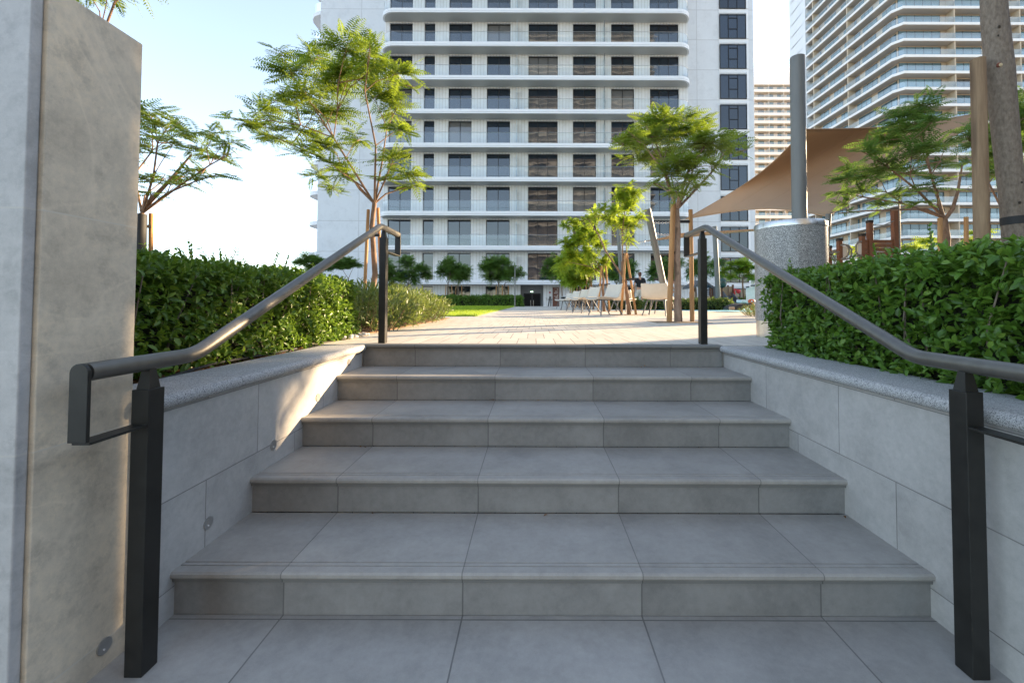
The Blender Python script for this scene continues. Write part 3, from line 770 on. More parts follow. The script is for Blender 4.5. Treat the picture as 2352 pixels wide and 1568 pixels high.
def box_surface(n, x0,x1,y0,y1,z0,z1, faces, rough=.04, depth=.10, zf=None):
    areas = {'x1':(y1-y0)*(z1-z0),'x0':(y1-y0)*(z1-z0),'y0':(x1-x0)*(z1-z0),'y1':(x1-x0)*(z1-z0),'z1':(x1-x0)*(y1-y0)}
    tot = sum(areas[f] for f in faces); Ps=[]; Ns=[]
    for f in faces:
        k = int(n*areas[f]/tot); u = rng.uniform(size=(k,3)); p = np.array([x0,y0,z0])+u*np.array([x1-x0,y1-y0,z1-z0]); nn = np.zeros((k,3))
        i = 'xyz'.index(f[0]); p[:,i] = (x1,y1,z1)[i] if f[1]=='1' else (x0,y0,z0)[i]; s = 1 if f[1]=='1' else -1; nn[:,i] = s
        p = p + nn*(rng.uniform(-depth, rough, (k,1))); Ps.append(p); Ns.append(nn)
    p = np.concatenate(Ps); nn = np.concatenate(Ns)
    # lumpy outline and rounded shoulders
    w = (np.sin(p[:,0]*3.1+p[:,1]*2.3)+np.sin(p[:,1]*5.3+p[:,2]*4.1+1.3)+np.sin(p[:,0]*7.7-p[:,2]*6.1))/3
    p = p + nn*(w*rough*1.2)[:,None]
    r = .10
    for a,b0,b1 in ((0,x0,x1),(1,y0,y1)):
        d = np.minimum(p[:,a]-b0, b1-p[:,a]).clip(0,r); t = (z1-p[:,2]).clip(0,r); k = np.sqrt(((r-d)**2+(r-t)**2)).clip(0,None)
        over = (k-r).clip(0,None); p[:,2] -= over*.7
    return p, nn
def hedge(name, label, cat, boxes, L0, dens, mat, faces, shoots=0, group=None, per=4, seed=1, aspect=.52, core=.10, shoot_z=None, origin=None):
    h = empty(name, origin or (boxes[0][0], boxes[0][2], boxes[0][4]), label, cat, group)
    inv = Matrix.Translation(-Vector(h.location))
    Vs,Fs,Rs=[],[],[]; o=0
    for b in boxes:
        x0,x1,y0,y1,z0,z1 = b
        A = 0
        for f in faces: A += {'x':(y1-y0)*(z1-z0),'y':(x1-x0)*(z1-z0),'z':(x1-x0)*(y1-y0)}[f[0]]
        p, nn = box_surface(int(A*dens), *b, faces, rough=L0*.7, depth=L0*2.3)
        V,F,r = hedge_leaves(p, nn, L0, per=per, aspect=aspect)
        Vs.append(V); Fs.append(F+o); Rs.append(r); o += len(V)
    tw = MB()
    if shoots:
        b = boxes[0]; x0,x1,y0,y1,z0,z1 = b
        for i in range(shoots):
            bx = boxes[rng.integers(len(boxes))]; x0,x1,y0,y1,z0,z1 = bx
            p = Vector((rng.uniform(x0,x1), rng.uniform(y0,y1), z1-.06)); d = Vector((rng.uniform(-.5,.5), rng.uniform(-.5,.5), 1)).normalized()
            Ls = rng.uniform(.06,.22)*(1 if i % 5 else 1.2) ; q = p + d*Ls*.5 + Vector((0,0,.01)); e = p + d*Ls + Vector((d.x,d.y,0))*.04
            tw.tube([p,q,e],[.0028,.0022,.0014],5)
            n = int(Ls/.03)+2
            t = np.repeat(np.linspace(.3,1.0,n),2)[:,None]; C = np.array(p)*(1-t)+np.array(e)*t
            side = np.tile([1,-1],n)[:,None]; S = np.array(d.cross(Vector((rng.uniform(-1,1),rng.uniform(-1,1),.1))).normalized())
            D = unit(S*side*.9+np.array(d)*.7+rnd_unit(2*n)*.2); L = L0*rng.uniform(.6,1.05,2*n)*(1.25-t[:,0]*.6)
            V,F = oval_leaves(C, D, unit(np.array(d)+rnd_unit(2*n)*.3), L, L*.45)
            Vs.append(V); Fs.append(F+o); Rs.append(np.full(len(F), .55)); o += len(V)
    # twigs inside
    for i in range(int(26*len(boxes))):
        bx = boxes[rng.integers(len(boxes))]; x0,x1,y0,y1,z0,z1 = bx
        p = Vector((rng.uniform(x0+.1,x1-.05), rng.uniform(y0,y1), z0)); e = Vector((p.x+rng.uniform(-.15,.15), p.y+rng.uniform(-.15,.15), z1-.05))
        if 'x1' in faces and i % 2: p.x = x1-.08; e.x = x1+.0
        if 'x0' in faces and i % 2: p.x = x0+.08; e.x = x0-.0
        tw.tube([p, p.lerp(e,.5)+Vector((rng.uniform(-.04,.04),rng.uniform(-.04,.04),0)), e], [.006,.004,.002], 5)
    V=np.concatenate(Vs); F=np.concatenate(Fs); r=np.concatenate(Rs)
    lo = npmesh('foliage', V, F, mat, h, r); lo.matrix_parent_inverse = inv
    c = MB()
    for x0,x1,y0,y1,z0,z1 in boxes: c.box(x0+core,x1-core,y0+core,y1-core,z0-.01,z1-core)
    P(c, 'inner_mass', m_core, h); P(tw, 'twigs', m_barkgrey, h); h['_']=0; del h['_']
    return h
hedge('hedge', 'dense dark green clipped hedge with upright shoots behind the left coping', 'hedge',
      [(-2.9,-1.56,1.40,3.85,.0,.475)], .041, 2000, m_leafA, ('x1','z1','y0','y1'), 110, origin=(-2.2,2.6,0))
hedge('hedge', 'dense green clipped hedge with round glossy leaves behind the right coping', 'hedge',
      [(1.60,3.6,.9,3.02,-.02,.50)], .044, 1900, m_leafR, ('x0','z1','y1','y0'), 40, origin=(2.4,2.0,0))
# loose narrow-leaved shrubs beyond the left hedge
def narrow_shrub(label, cx_, cy_, rx, ry, hgt, n, L0=.10):
    h = empty('leafy_shrub', (cx_,cy_,0), label, 'shrub', 'narrow leaved shrubs along the terrace edge')
    a = rng.uniform(0,2*np.pi,n); rr_ = np.sqrt(rng.uniform(0,1,n)); x = cx_+rx*rr_*np.cos(a); y = cy_+ry*rr_*np.sin(a)
    top = hgt*np.sqrt(np.clip(1-rr_**2*.75,0,1))*rng.uniform(.75,1.08,n)
    Vs=[];Fs=[];Rs=[];o=0
    per = 16; t = np.tile(np.linspace(.12,1,per), n)[:,None]
    lean = np.stack([np.cos(a)*rr_*.16, np.sin(a)*rr_*.16, np.zeros(n)],1)+rng.normal(0,.03,(n,3))*[1,1,0]
    B = np.stack([x,y,np.zeros(n)],1); T = B+lean+np.stack([0*x,0*x,top],1)
    C = np.repeat(B,per,0)*(1-t)+np.repeat(T,per,0)*t; m = len(C); U = unit(np.repeat(T-B,per,0))
    D = unit(U*(.35+.7*t)+rnd_unit(m)*.7); L = L0*rng.uniform(.6,1.1,m)
    V,F = oval_leaves(C, D, unit(U+rnd_unit(m)*.5), L, L*.17, .2)
    var = np.repeat(np.clip(rng.normal(.4,.2,m)+.25*(t[:,0]-.5),0,1),6)
    fo = npmesh('foliage', V, F, m_leafN, h, var); fo.matrix_parent_inverse = Matrix.Translation(-h.location)
    mb = MB()
    for i in range(0,n,2): mb.tube([B[i],T[i]*.9+B[i]*.1],[.004,.0015],4)
    P(mb,'stems',m_bark,h); return h
sh = [(-1.95,4.6,.50,.55,.50),(-2.0,5.45,.55,.60,.52),(-1.95,6.35,.52,.60,.50),(-2.05,7.25,.55,.55,.47),(-3.0,4.9,.6,.7,.42),(-3.1,6.3,.6,.7,.42)]
lb = ['olive narrow leaved bush nearest the left hedge end','second olive narrow leaved bush beyond the left hedge, behind the rail post','third narrow leaved bush along the path, before the lawn','last narrow leaved bush, its tips reaching over the lawn corner','narrow leaved bush in the second row behind the left hedge end','narrow leaved bush in the second row nearest the lawn']
for s_,l_ in zip(sh,lb): narrow_shrub(l_, *s_, 190)
# far hedges and low hedges: coarser leaves
def far_hedge(label, x0,x1,y0,y1,z1, L0=.14, dens=260, mat=None, group=None, faces=('y0','z1','x1','x0')):
    return hedge('hedge', label, 'hedge', [(x0,x1,y0,y1,0,z1)], L0, dens, mat or m_leafR, faces, 0, group, per=3, core=L0*.8)
far_hedge('long low clipped hedge at the far end of the lawn', -13.5, ax(1200,30), 29.7, 30.7, az(682.5,30), .11, 420)
far_hedge('low loose hedge beside the play surface behind the right-hand chairs', 4.6, 8.1, 17.7, 18.5, .40, .09, 500, m_leafN)
far_hedge('short low hedge behind the middle chairs', 3.3, 4.55, 18.6, 19.4, .42, .09, 500, m_leafN)
far_hedge('low hedge behind the slide of the play frame', 9.2, 12.2, 24.2, 24.9, .5, .10, 400, m_leafA)
# grass blades
n = 60000
x = rng.uniform(-9.5,-1.23,n); y = 9.22+ (rng.uniform(0,1,n)**1.7)*19.7; hh = rng.uniform(.018,.04,n)*(1+ (y-9)*.05)
B = np.stack([x,y,np.full(n,.018)],1); d = rng.normal(0,.012,(n,3))*[1,1,0]; w = rng.normal(0,1,(n,3))*[1,1,0]; w = unit(w)*(.004+ (y[:,None]-9)*.0006)
V = np.stack([B-w,B+w,B+d+np.stack([0*x,0*x,hh],1)],1).reshape(-1,3); F = np.arange(3*n).reshape(-1,3)
m_grass = leafmat('grass_blade', (.15,.25,.012),(.24,.35,.02),(.34,.40,.04), .45, (.50,.62,.05), .6)
g = npmesh('grass', V, F, m_grass, None, rng.uniform(0,1,n)); tag(g, 'short bright green mown grass on the lawn', 'grass', kind='stuff')
# fallen leaves and chips on soil
n = 1500
C = np.concatenate([np.stack([rng.uniform(-1.75,-1.48,n//2), rng.uniform(1.4,3.1,n//2), np.full(n//2,-.02)],1), np.stack([rng.uniform(1.6,1.9,n//2), rng.uniform(.9,3.1,n//2), np.full(n//2,-.026)],1)])
D = unit(rng.normal(size=(n,3))*[1,1,.15])
for k_ in range(5):      # a few on the steps, blown against the risers
    if k_ < 1: continue
    i_ = slice(k_*7, k_*7+3); C[i_,0] = rng.uniform(XL+.02, XR-.02, 3); C[i_,1] = Y5-(4-k_)*DY + (.012 if k_ < 0 else -.015) +.01; C[i_,2] = -(5-k_)*HS+.004
V,F = oval_leaves(C, D, np.tile([0,0,1.],(n,1))+rng.normal(0,.3,(n,3)), rng.uniform(.008,.026,n), rng.uniform(.006,.012,n))
m_litter = leafmat('dry_leaf', (.14,.06,.02),(.25,.12,.04),(.34,.20,.09), .2, (.4,.2,.05), .8)
tag(npmesh('leaf_litter', V, F, m_litter, None, np.repeat(rng.uniform(0,1,n),6)), 'dry brown leaf litter on the bare soil under the hedges', 'leaves', kind='stuff')
for k,pp in enumerate(([(-1.50,1.75,-.01),(-1.53,2.1,.01),(-1.55,2.5,0),(-1.52,2.8,.005)],)):
    tag(MB().tube(pp,[.007]*4,8).build('irrigation_hose', m_rubber, smooth=True), 'thin black irrigation hose lying on the soil behind the left coping', 'hose')

# ---- compound-leaved trees
def fronds(Pb, D, L, pairs=11, plen=.085, pw=.017, droop=.25, var0=.5):
    """feathery leaves: rachis + pinnae pairs as slim diamonds"""
    n = len(Pb); D = unit(D); up = np.tile([0,0,1.],(n,1)); S = unit(np.cross(D, up)+rng.normal(0,.05,(n,3))); U = np.cross(S, D)
    roll = rng.normal(0,.38,n)[:,None]; S, U = S*np.cos(roll)+U*np.sin(roll), U*np.cos(roll)-S*np.sin(roll)
    t = np.linspace(.10,1.0,pairs); tt = t[None,:,None]; Lr = L[:,None,None]
    R_ = Pb[:,None]+D[:,None]*Lr*tt; R_[...,2] -= (Lr*droop*tt**2)[...,0]
    T = unit(D[:,None]*np.ones_like(tt) - np.array([0,0,1.])*(2*droop*tt))
    shape = np.sin(np.pi*(.18+.74*t))[None,:,None]
    Vs=[];F=[]
    for s in (1,-1):
        dd = unit(S[:,None]*s + T*.45 + U[:,None]*rng.normal(.05,.14,(n,pairs,1)) - np.array([0,0,.12]))
        pl = plen*shape*(Lr/ .40)*rng.uniform(.85,1.1,(n,pairs,1)); w = T*(pw/2)*(.7+.5*shape)
        q = np.stack([R_, R_+dd*pl*.38+w, R_+dd*pl - np.array([0,0,.12])*pl, R_+dd*pl*.5-w],2)
        Vs.append(q.reshape(-1,3))
    # rachis
    r0 = R_[:,0]; r1 = R_[:,-1]; wv = U*.0022*(L[:,None]/.4)
    q = np.stack([Pb-wv, Pb+wv, R_[:,pairs//2]+wv*.8, R_[:,pairs//2]-wv*.8],1).reshape(-1,3); q2 = np.stack([R_[:,pairs//2]-wv*.8,R_[:,pairs//2]+wv*.8,r1+wv*.4,r1-wv*.4],1).reshape(-1,3)
    V = np.concatenate(Vs+[q,q2]); F = np.arange(len(V)).reshape(-1,4)
    v = np.clip(rng.normal(var0,.18,n),0,1)
    var = np.concatenate([np.repeat(v,pairs),np.repeat(v,pairs),np.full(2*n,.9)]); var = np.clip(var+rng.normal(0,.06,len(var)),0,1)
    return V,F,var
def tree(label, base, fork, clusters, mat, trunk_r=.05, bark=None, dens=20, L0=.40, pairs=11, plen=.085, pw=.017, droop=.25, group=None, stakes=(), wob=.05, extra=(), spread=1.0, flat=.55, twigs=3, name='feathery_tree', upb=.10, stake_r=.022, ties=True, sides=10):
    base = Vector(base); fork = Vector(fork)
    t = empty(name, base, label, 'tree', group)
    mb = MB()
    pts = [base + (fork-base)*k/5 + Vector((random.uniform(-wob,wob),random.uniform(-wob,wob),0))*(1 if 0<k<5 else 0)*.6 for k in range(6)]
    mb.tube(pts, [trunk_r*(1.12 if k == 0 else 1-.06*k) for k in range(6)], max(sides,10))
    Ps=[];Ds=[];Ls=[]
    H = max(.2,(max(c[0].z for c in clusters)-fork.z))
    hubs = []
    # a few leading limbs, clusters hang off the nearest one
    cl = sorted(clusters, key=lambda c: -(c[0]-fork).length)
    for (c, r) in cl:
        c = Vector(c); best = None
        for hpts in hubs:
            for q in hpts[1:]:
                dd = (c-q).length + .35*max(0, q.z-c.z)
                if (q-fork).length < (c-fork).length*.85 and (best is None or dd < best[0]): best = (dd, q)
        st_ = best[1] if best and best[0] < (c-fork).length*.62 else fork
        L_ = (c-st_).length
        m1 = st_.lerp(c,.35)+Vector((random.uniform(-.07,.07)*L_,random.uniform(-.07,.07)*L_, L_*upb*.6)); m2 = st_.lerp(c,.7)+Vector((random.uniform(-.05,.05)*L_,random.uniform(-.05,.05)*L_, L_*upb*.5))
        r0 = trunk_r*(.38 if st_ is fork else .20); r0 *= min(1, .45+L_/2.0)
        mb.tube([st_,m1,m2,c],[r0,r0*.72,r0*.5,max(.004,r0*.22)],7); hubs.append([st_,m1,m2,c])
        # twigs and fronds
        k = max(8,int(dens*2.3*(r/.35)**1.7)); ends = [(m2,c)]
        for j in range(twigs):
            e = c + Vector((random.gauss(0,1),random.gauss(0,1),random.gauss(0,flat)*.6)).normalized()*r*.55; mb.tube([m2.lerp(c,.4+.2*j/twigs),e],[max(.0035,r0*.22),.002],5); ends.append((m2.lerp(c,.5),e))
        for j in range(k):
            a,b = random.choice(ends); p = a.lerp(b, random.uniform(.35,1.0))
            out = Vector((random.gauss(0,1),random.gauss(0,1),random.gauss(.06,flat*.36)))
            out = (out.normalized()*1.0*spread + (c-fork).normalized()*.25 + (p-c)*.8/r).normalized()
            Ps.append(p); Ds.append(out); Ls.append(min(L0,r*1.35)*random.uniform(.65,1.15))
    for pl_,rr_ in extra: mb.tube(pl_, rr_, 8)
    V,F,v = fronds(np.array([tuple(p) for p in Ps]), np.array([tuple(p) for p in Ds]), np.array(Ls), pairs, plen, pw, droop)
    c_ = npmesh('crown', V, F, mat, t, v); c_.matrix_parent_inverse = Matrix.Translation(-base)
    P(mb, 'trunk', bark or m_bark, t, smooth=True)
    # support stakes tied with rubber straps: each lifts away, so each is a thing
    return t
STAKES = 'round wooden stakes holding the young trees'
def stake(p, q, r, label, mat=None):
    o = MB().tube([p, Vector(p).lerp(Vector(q),.5), Vector(q), Vector(q)+(Vector(q)-Vector(p)).normalized()*.004], [r*1.02,r,r*.97,r*.8], 12).build('tree_stake', mat or m_stakewood, None, True, origin=tuple(p))
    return tag(o, label, 'stake', STAKES)
def tie(par, a, b, r=.012):
    m = MB().bar(a, b, .016, .045, (0,0,1))
    return P(m, 'tie_strap', m_rubber, par)
def C(xv, yv, Y, r, jit=.5):
    Yj = Y + random.uniform(-jit, jit); return (at(xv, yv, Yj), r*Y/1000)

# --- big feathery tree left of the path
Y1 = 7.0
cl1 = [(800,95,48),(735,128,48),(665,155,45),(640,120,32),(880,140,48),(915,170,42),(790,165,55),(700,210,48),(640,240,45),(585,262,48),(535,275,32),(610,305,45),(680,300,45),(850,215,55),(915,240,42),(770,250,52),(925,295,36),(745,325,42),(785,395,36),(755,372,38),(722,398,34),(690,345,36),(905,365,42),(935,400,40),(955,425,28),(890,410,32),(765,440,30),(830,315,36),(820,150,50),(950,200,24),(850,110,36),(600,285,36),(760,190,50),(730,270,40)]
b1 = at(858, 739, Y1); b1.z = 0
t1 = tree('tall feathery tree with wide open crown left of the path before the white block', b1, at(860,468,Y1), [C(a,b,Y1,r,.9) for a,b,r in cl1], m_frond, .051, m_bark, 20, .52, 12, .090, .022, .18, twigs=3)
stake(at(834,739,6.8)*1, at(846,482,6.95), .026, 'brown round stake leaning just left of the tall feathery tree'); 
stake(at(880,739,7.1), at(868,478,7.1), .026, 'brown round stake close on the right of the tall feathery tree')
tie(t1, at(846,540,6.95), at(872,540,7.0))
# --- tree behind the pillar
Y2 = 6.0
cl2 = [(345,262,45),(395,275,45),(430,300,45),(480,300,40),(515,325,40),(535,350,28),(350,300,45),(400,325,35),(455,340,40),(500,360,36),(350,350,30),(380,400,36),(430,390,36),(470,390,34),(505,400,30),(340,410,40),(355,440,32),(420,420,30),(300,330,50),(260,300,60),(230,360,50),(290,250,50)]
b2 = at(322, 744, Y2); b2.z=0
t2 = tree('bright feathery tree partly hidden behind the tall stone pillar', b2, at(326,490,Y2), [C(a,b,Y2,r,.5) for a,b,r in cl2], m_frond, .047, m_bark, 15, .50, 12, .090, .022, .2,
     extra=[([at(326,486,Y2),at(345,462,Y2),at(385,420,Y2),at(440,355,Y2)],[.034,.03,.022,.010])])
P(MB().tube([at(322.5,600,Y2), at(325,492,Y2)], [.064,.060], 16), 'trunk_sleeve', m_rubber, t2, smooth=True)
stake(at(345,744,6.1), at(347,491,6.1), .028, 'pale stake standing upright just right of the tree behind the pillar'); tie(t2, at(322,520,6.0), at(347,520,6.08))
# --- tree whose leaf tips hang in at the top left
Y3 = 4.2
cl3 = [(205,-20,42),(250,-30,45),(300,-70,60),(240,-110,70),(160,-70,60),(130,-150,80),(340,-60,45),(360,-35,24),(90,-60,70),(230,-190,80),(60,-160,80)]
b3 = Vector((ax(120,Y3),Y3,0))
tree('near tree behind the pillar whose leaf tips hang into the top left corner', b3, at(120,250,Y3), [C(a,b,Y3,r,.4) for a,b,r in cl3], m_frond, .05, m_bark, 34, .36, 14, .075, .014, .35)
# --- round-crowned tree by the right top post
Y4 = 6.85
cl4 = [(1440,300,34),(1470,275,38),(1520,275,42),(1565,275,42),(1605,295,42),(1640,305,38),(1500,310,50),(1550,320,52),(1600,330,50),(1460,335,42),(1425,335,22),(1650,340,40),(1690,330,32),(1715,345,22),(1510,360,45),(1560,370,45),(1610,365,42),(1460,370,34),(1640,385,30),(1530,400,40),(1580,405,38),(1500,420,28),(1610,420,24),(1550,440,28),(1430,365,20),(1540,262,26)]
b4 = at(1558,739,Y4); b4.z=0
t4 = tree('round crowned feathery tree in a paving pit beside the right rail top', b4, at(1554,482,Y4), [C(a,b,Y4,r,.8) for a,b,r in cl4], m_frond, .060, m_barkpatch, 21, .46, 12, .090, .021, .2, upb=.2)
stake(at(1537,739,6.8), at(1546,470,6.8), .042, 'thick wooden stake just left of the round crowned tree'); stake(at(1590,739,6.95), at(1586,482,6.95), .034, 'wooden stake right of the round crowned tree, behind the right rail end')
tie(t4, at(1540,580,6.78), at(1562,580,6.85)); tie(t4, at(1556,509,6.85), at(1588,509,6.95))
# --- row of bright small trees along the chairs
def teepee(x, Y, l, s=1.0):
    a = Vector((x-.22*s,Y-.12,0)); b = Vector((x+.20*s,Y+.12,0)); top = 1.52*s
    stake(a, Vector((x-.10,Y-.05,top)), .030, 'wooden stake leaning in from the left on '+l); stake(b, Vector((x+(.06 if Y > 12 else -.05),Y+.05,top+.02)), .030, 'wooden stake leaning in from the right on '+l)
X_ = 2.33
Y5_ = 10.8
cl5 = [(1440,430,26),(1425,455,28),(1460,440,24),(1410,480,24),(1450,475,30),(1395,500,24),(1475,500,18),(1430,510,28),(1365,490,20),(1345,505,14),(1455,520,20),(1385,478,18),(1445,545,16)]
b = at(1445,722,Y5_); b.z=0
t = tree('slim green tree between crossed stakes behind the nearest chair', b, at(1430,600,Y5_), [C(a,bb,Y5_,r,.4) for a,bb,r in cl5], m_frondB, .050, m_bark, 40, .30, 7, .085, .040, .35, flat=1.8, name='young_tree',
         extra=[([at(1440,650,Y5_),at(1415,612,Y5_),at(1390,575,Y5_),at(1375,540,Y5_),at(1352,505,Y5_)],[.03,.024,.02,.016,.008])])
teepee(b.x, Y5_, 'the slim green tree behind the nearest chair', 1.0); tie(t, Vector((b.x-.18,Y5_,.85)), Vector((b.x+.18,Y5_,.9)))
Y6 = 14.7
cl6 = [(1320,508,22),(1300,520,14),(1345,520,22),(1370,535,24),(1335,550,26),(1300,565,22),(1375,560,24),(1350,580,28),(1315,590,26),(1385,595,20),(1290,600,18),(1340,610,24),(1370,620,18),(1400,585,12),(1325,545,20),(1360,505,14)]
b = at(1387.8,714,Y6); b.z=0
t = tree('bright yellow green tree with a lopsided crown leaning left over the chairs', b, at(1384,628,Y6), [C(a,bb,Y6,r,.5) for a,bb,r in cl6], m_frondB, .052, m_bark, 36, .34, 7, .10, .050, .35, flat=1.8, name='young_tree')
teepee(b.x, Y6, 'the lopsided yellow green tree'); tie(t, Vector((b.x-.2,Y6,.9)), Vector((b.x+.2,Y6,.92)))
for Yk, lab, cls in ((18.9,'third bright tree from the stair in the row along the chairs',[(1300,600,20),(1325,612,20),(1345,625,20),(1290,625,18),(1315,638,20),(1345,645,14),(1300,580,14),(1330,592,16)]),
                (23.0,'fourth bright tree from the stair in the row along the chairs',[(1290,618,14),(1305,630,14),(1320,640,14),(1335,632,14),(1300,645,12),(1315,620,14)]),
                (27.2,'farthest bright tree in the row along the chairs',[(1292,632,10),(1305,640,10),(1316,635,10),(1300,650,9),(1325,645,9)])):
    b = Vector((2.42,Yk,0)); t = tree(lab, b, Vector((2.42,Yk,1.75)), [C(a,bb,Yk,r,.5) for a,bb,r in cls], m_frondB, .055, m_bark, 44, .40, 7, .13, .06, .3, flat=1.8, name='young_tree', group=None)
    teepee(b.x, Yk, 'the '+lab.split(' tree')[0]+' tree'); tie(t, Vector((b.x-.2,Yk,.9)), Vector((b.x+.2,Yk,.92)))
# square tree pits
for px_,py_ in ((b4.x,Y4),(2.33,Y5_),(2.38,Y6),(2.42,18.9),(2.42,23.0),(2.42,27.2)):
    o = MB().box(px_-.42,px_+.42,py_-.30,py_+.30,-.02,.005).build('tree_pit', m_pit); struct(o)
# --- trees in front of the facade
far = [(940,31,[(900,622,26),(935,605,26),(965,612,24),(985,630,18),(920,640,22),(950,632,24),(880,640,16),(900,655,14),(890,605,16)],'dark feathery tree beyond the lawn, leftmost of the row before the facade'),
       (1031,31,[(1022,612,16),(1035,602,18),(1045,615,18),(1015,628,16),(1035,630,20),(1050,625,14)],'dark feathery tree beyond the lawn, left one of the close pair'),
       (1054,31.8,[(1062,612,16),(1072,622,14),(1055,630,16),(1078,630,10),(1065,635,14)],'dark feathery tree beyond the lawn, right one of the close pair'),
       (1147,30.9,[(1125,598,20),(1145,592,22),(1160,602,20),(1110,612,18),(1135,615,24),(1155,622,22),(1125,635,18),(1145,640,18),(1165,632,14)],'widest dark feathery tree beyond the far hedge'),
       (1161,31.9,[(1178,615,16),(1192,622,13),(1170,630,16),(1185,632,12),(1200,628,8)],'small feathery tree right of the widest one beyond the far hedge'),
       (1292,31,[(1262,605,18),(1275,595,16),(1285,612,20),(1262,628,18),(1285,632,18),(1298,645,12),(1250,622,12)],'dark feathery tree standing right of the entrance doors'),
       (1418,30,[(1400,612,18),(1418,602,18),(1440,612,18),(1455,600,12),(1405,632,16),(1430,632,18),(1390,628,12),(1460,625,10)],'dark feathery tree before the facade behind the straight far mast'),
       (1528,29,[(1505,605,16),(1530,598,18),(1552,608,16),(1500,628,16),(1525,625,18),(1548,632,14),(1490,640,10)],'feathery tree before the facade behind the leaning mast'),
       (1600,28,[(1590,602,16),(1612,600,18),(1600,620,18),(1622,628,14),(1580,628,12),(1632,605,12)],'feathery tree before the facade right of the round crowned tree'),
       (1650,27,[(1640,605,12),(1655,610,14),(1640,628,12),(1660,630,12)],'small dark feathery tree behind the play frame roof')]
FG = 'feathery trees in front of the white facade'
for xv,Yk,cls,lab in far:
    zg = 0 if Yk<32 else -1.4
    b = Vector((ax(xv,Yk,650),Yk,zg)); t = tree(lab, b, at(xv-2,652,Yk), [C(a,bb,Yk,r,.5) for a,bb,r in cls], m_frondD, .06, m_barkgrey, 14, .62, 9, .15, .040, .25, group=FG, flat=1.6, twigs=2, wob=.03)
    if 1000 < xv < 1200:
        for s_ in (-1,1): stake(Vector((b.x+s_*.28,Yk,0)), Vector((b.x+s_*.20,Yk,1.5)), .035, ('left' if s_<0 else 'right')+' stake at the '+lab.split(', ')[-1].replace(' the close pair',' the close feathery pair before the facade'))
Yk = 24.5
b = Vector((ax(1708,Yk),Yk,0)); tree('sunny yellow green feathery tree behind the white easel board', b, at(1706,640,Yk), [C(a,bb,Yk,r,.5) for a,bb,r in [(1690,605,18),(1710,600,18),(1728,612,18),(1675,615,14),(1700,622,20),(1722,632,16),(1680,635,14),(1738,640,12),(1660,625,10)]], m_frondB, .06, m_bark, 24, .5, 9, .14, .036, .25)
for xv,cls in ((716,[(690,600,18),(712,590,20),(735,600,20),(720,612,22),(755,615,14)]),(800,[(775,602,18),(795,598,18),(815,606,14),(790,615,20)])):
    Yk=36; b = Vector((ax(xv,Yk),Yk,-1.42)); tree('distant feathery tree rising behind the left hedge '+('nearer the gable balconies' if xv<750 else 'nearer the tall tree trunk'), b, at(xv,640,Yk), [C(a,bb,Yk,r,.5) for a,bb,r in cls], m_frondD, .07, m_barkgrey, 18, .7, 9, .17, .045, .2, group=FG)
# --- right-hand trees
Y7 = 6.5
cl7 = [(2085,245,38),(2120,240,38),(2060,275,40),(2110,285,42),(2150,270,30),(2010,330,42),(1975,345,34),(2050,330,42),(2095,345,42),(1960,380,34),(1990,400,38),(1935,415,32),(1915,440,30),(1975,440,34),(2030,390,36),(2080,400,40),(2130,340,36),(2160,380,36),(2140,420,34),(2060,450,30),(2100,465,26),(2010,470,28),(1945,470,26),(1925,490,16),(2170,330,26),(2040,300,30)]
b7 = at(2178,740,Y7); b7.z=0
t7 = tree('spreading feathery tree behind the right hedge, left of the tall grey stake', b7, at(2168,500,Y7), [C(a,b,Y7,r,.8) for a,b,r in cl7], m_frondD, .058, m_bark, 27, .45, 12, .085, .021, .18, upb=.06,
     extra=[([at(2166,510,Y7),at(2188,480,Y7),at(2200,440,Y7),at(2210,380,Y7)],[.030,.026,.02,.010])])
stake(at(2161,740,6.4), at(2159,501,6.4), .032, 'pale stake just left of the spreading tree behind the right hedge'); stake(at(2221,740,6.6), at(2219,499,6.6), .030, 'short pale stake right of the spreading tree, left of the tall grey stake')
Y8 = 8.2
cl8 = [(2300,240,40),(2330,230,40),(2270,285,40),(2310,300,42),(2350,280,40),(2245,330,34),(2280,345,40),(2325,350,42),(2250,390,32),(2290,395,34),(2340,400,40),(2215,300,30),(2380,320,50),(2390,250,50),(2225,370,24)]
b8 = at(2320,735,Y8); b8.z=0
tree('feathery tree farther back behind the big grey trunk', b8, at(2312,500,Y8), [C(a,b,Y8,r,.8) for a,b,r in cl8], m_frondD, .055, m_bark, 26, .45, 12, .085, .022, .18)
# small bright shrubs by the exercise bars
for xv,yv,Yk,rpx,lab in ((1975,560,11,16,'bright green bush behind the exercise bars'),(1948,585,12,14,'bright bush between the white exercise panels'),(2090,575,12,22,'bright green bush right of the slatted wooden panel'),(2240,540,13,30,'bright bush behind the tall grey stake'),(2130,560,13,18,'small bright bush under the spreading tree')):
    c = at(xv,yv,Yk); b = Vector((c.x,Yk,0)); tree(lab, b, c-Vector((0,0,.3)), [(c+Vector((random.uniform(-.15,.15),random.uniform(-.2,.2),random.uniform(-.15,.15))), rpx*Yk/1000) for _ in range(3)]+[(c-Vector((random.uniform(-.2,.2),0,.35)), rpx*Yk/1000),(c-Vector((random.uniform(-.2,.2),0,.7)), rpx*Yk/1000)], m_frondB, .03, m_bark, 30, .3, 6, .08, .034, .2, name='bush')
# --- tree added outside the frame so its trunk shades the left stair wall
tree('thin feathery tree added at the far right to shade the left stair wall', Vector((12.4,10.45,0)), Vector((12.4,10.45,3.9)), [(Vector((12.4+dx_,10.6+dy_,zz_2)), .5) for dx_,dy_,zz_2 in ((0,0,4.6),(.8,.5,4.9),(-.8,-.2,4.9),(.2,-.9,5.2),(-.3,.8,5.5),(.5,0,5.8))], m_frondD, .085, m_bark, 11, .5, 11, .10, .024, .2)
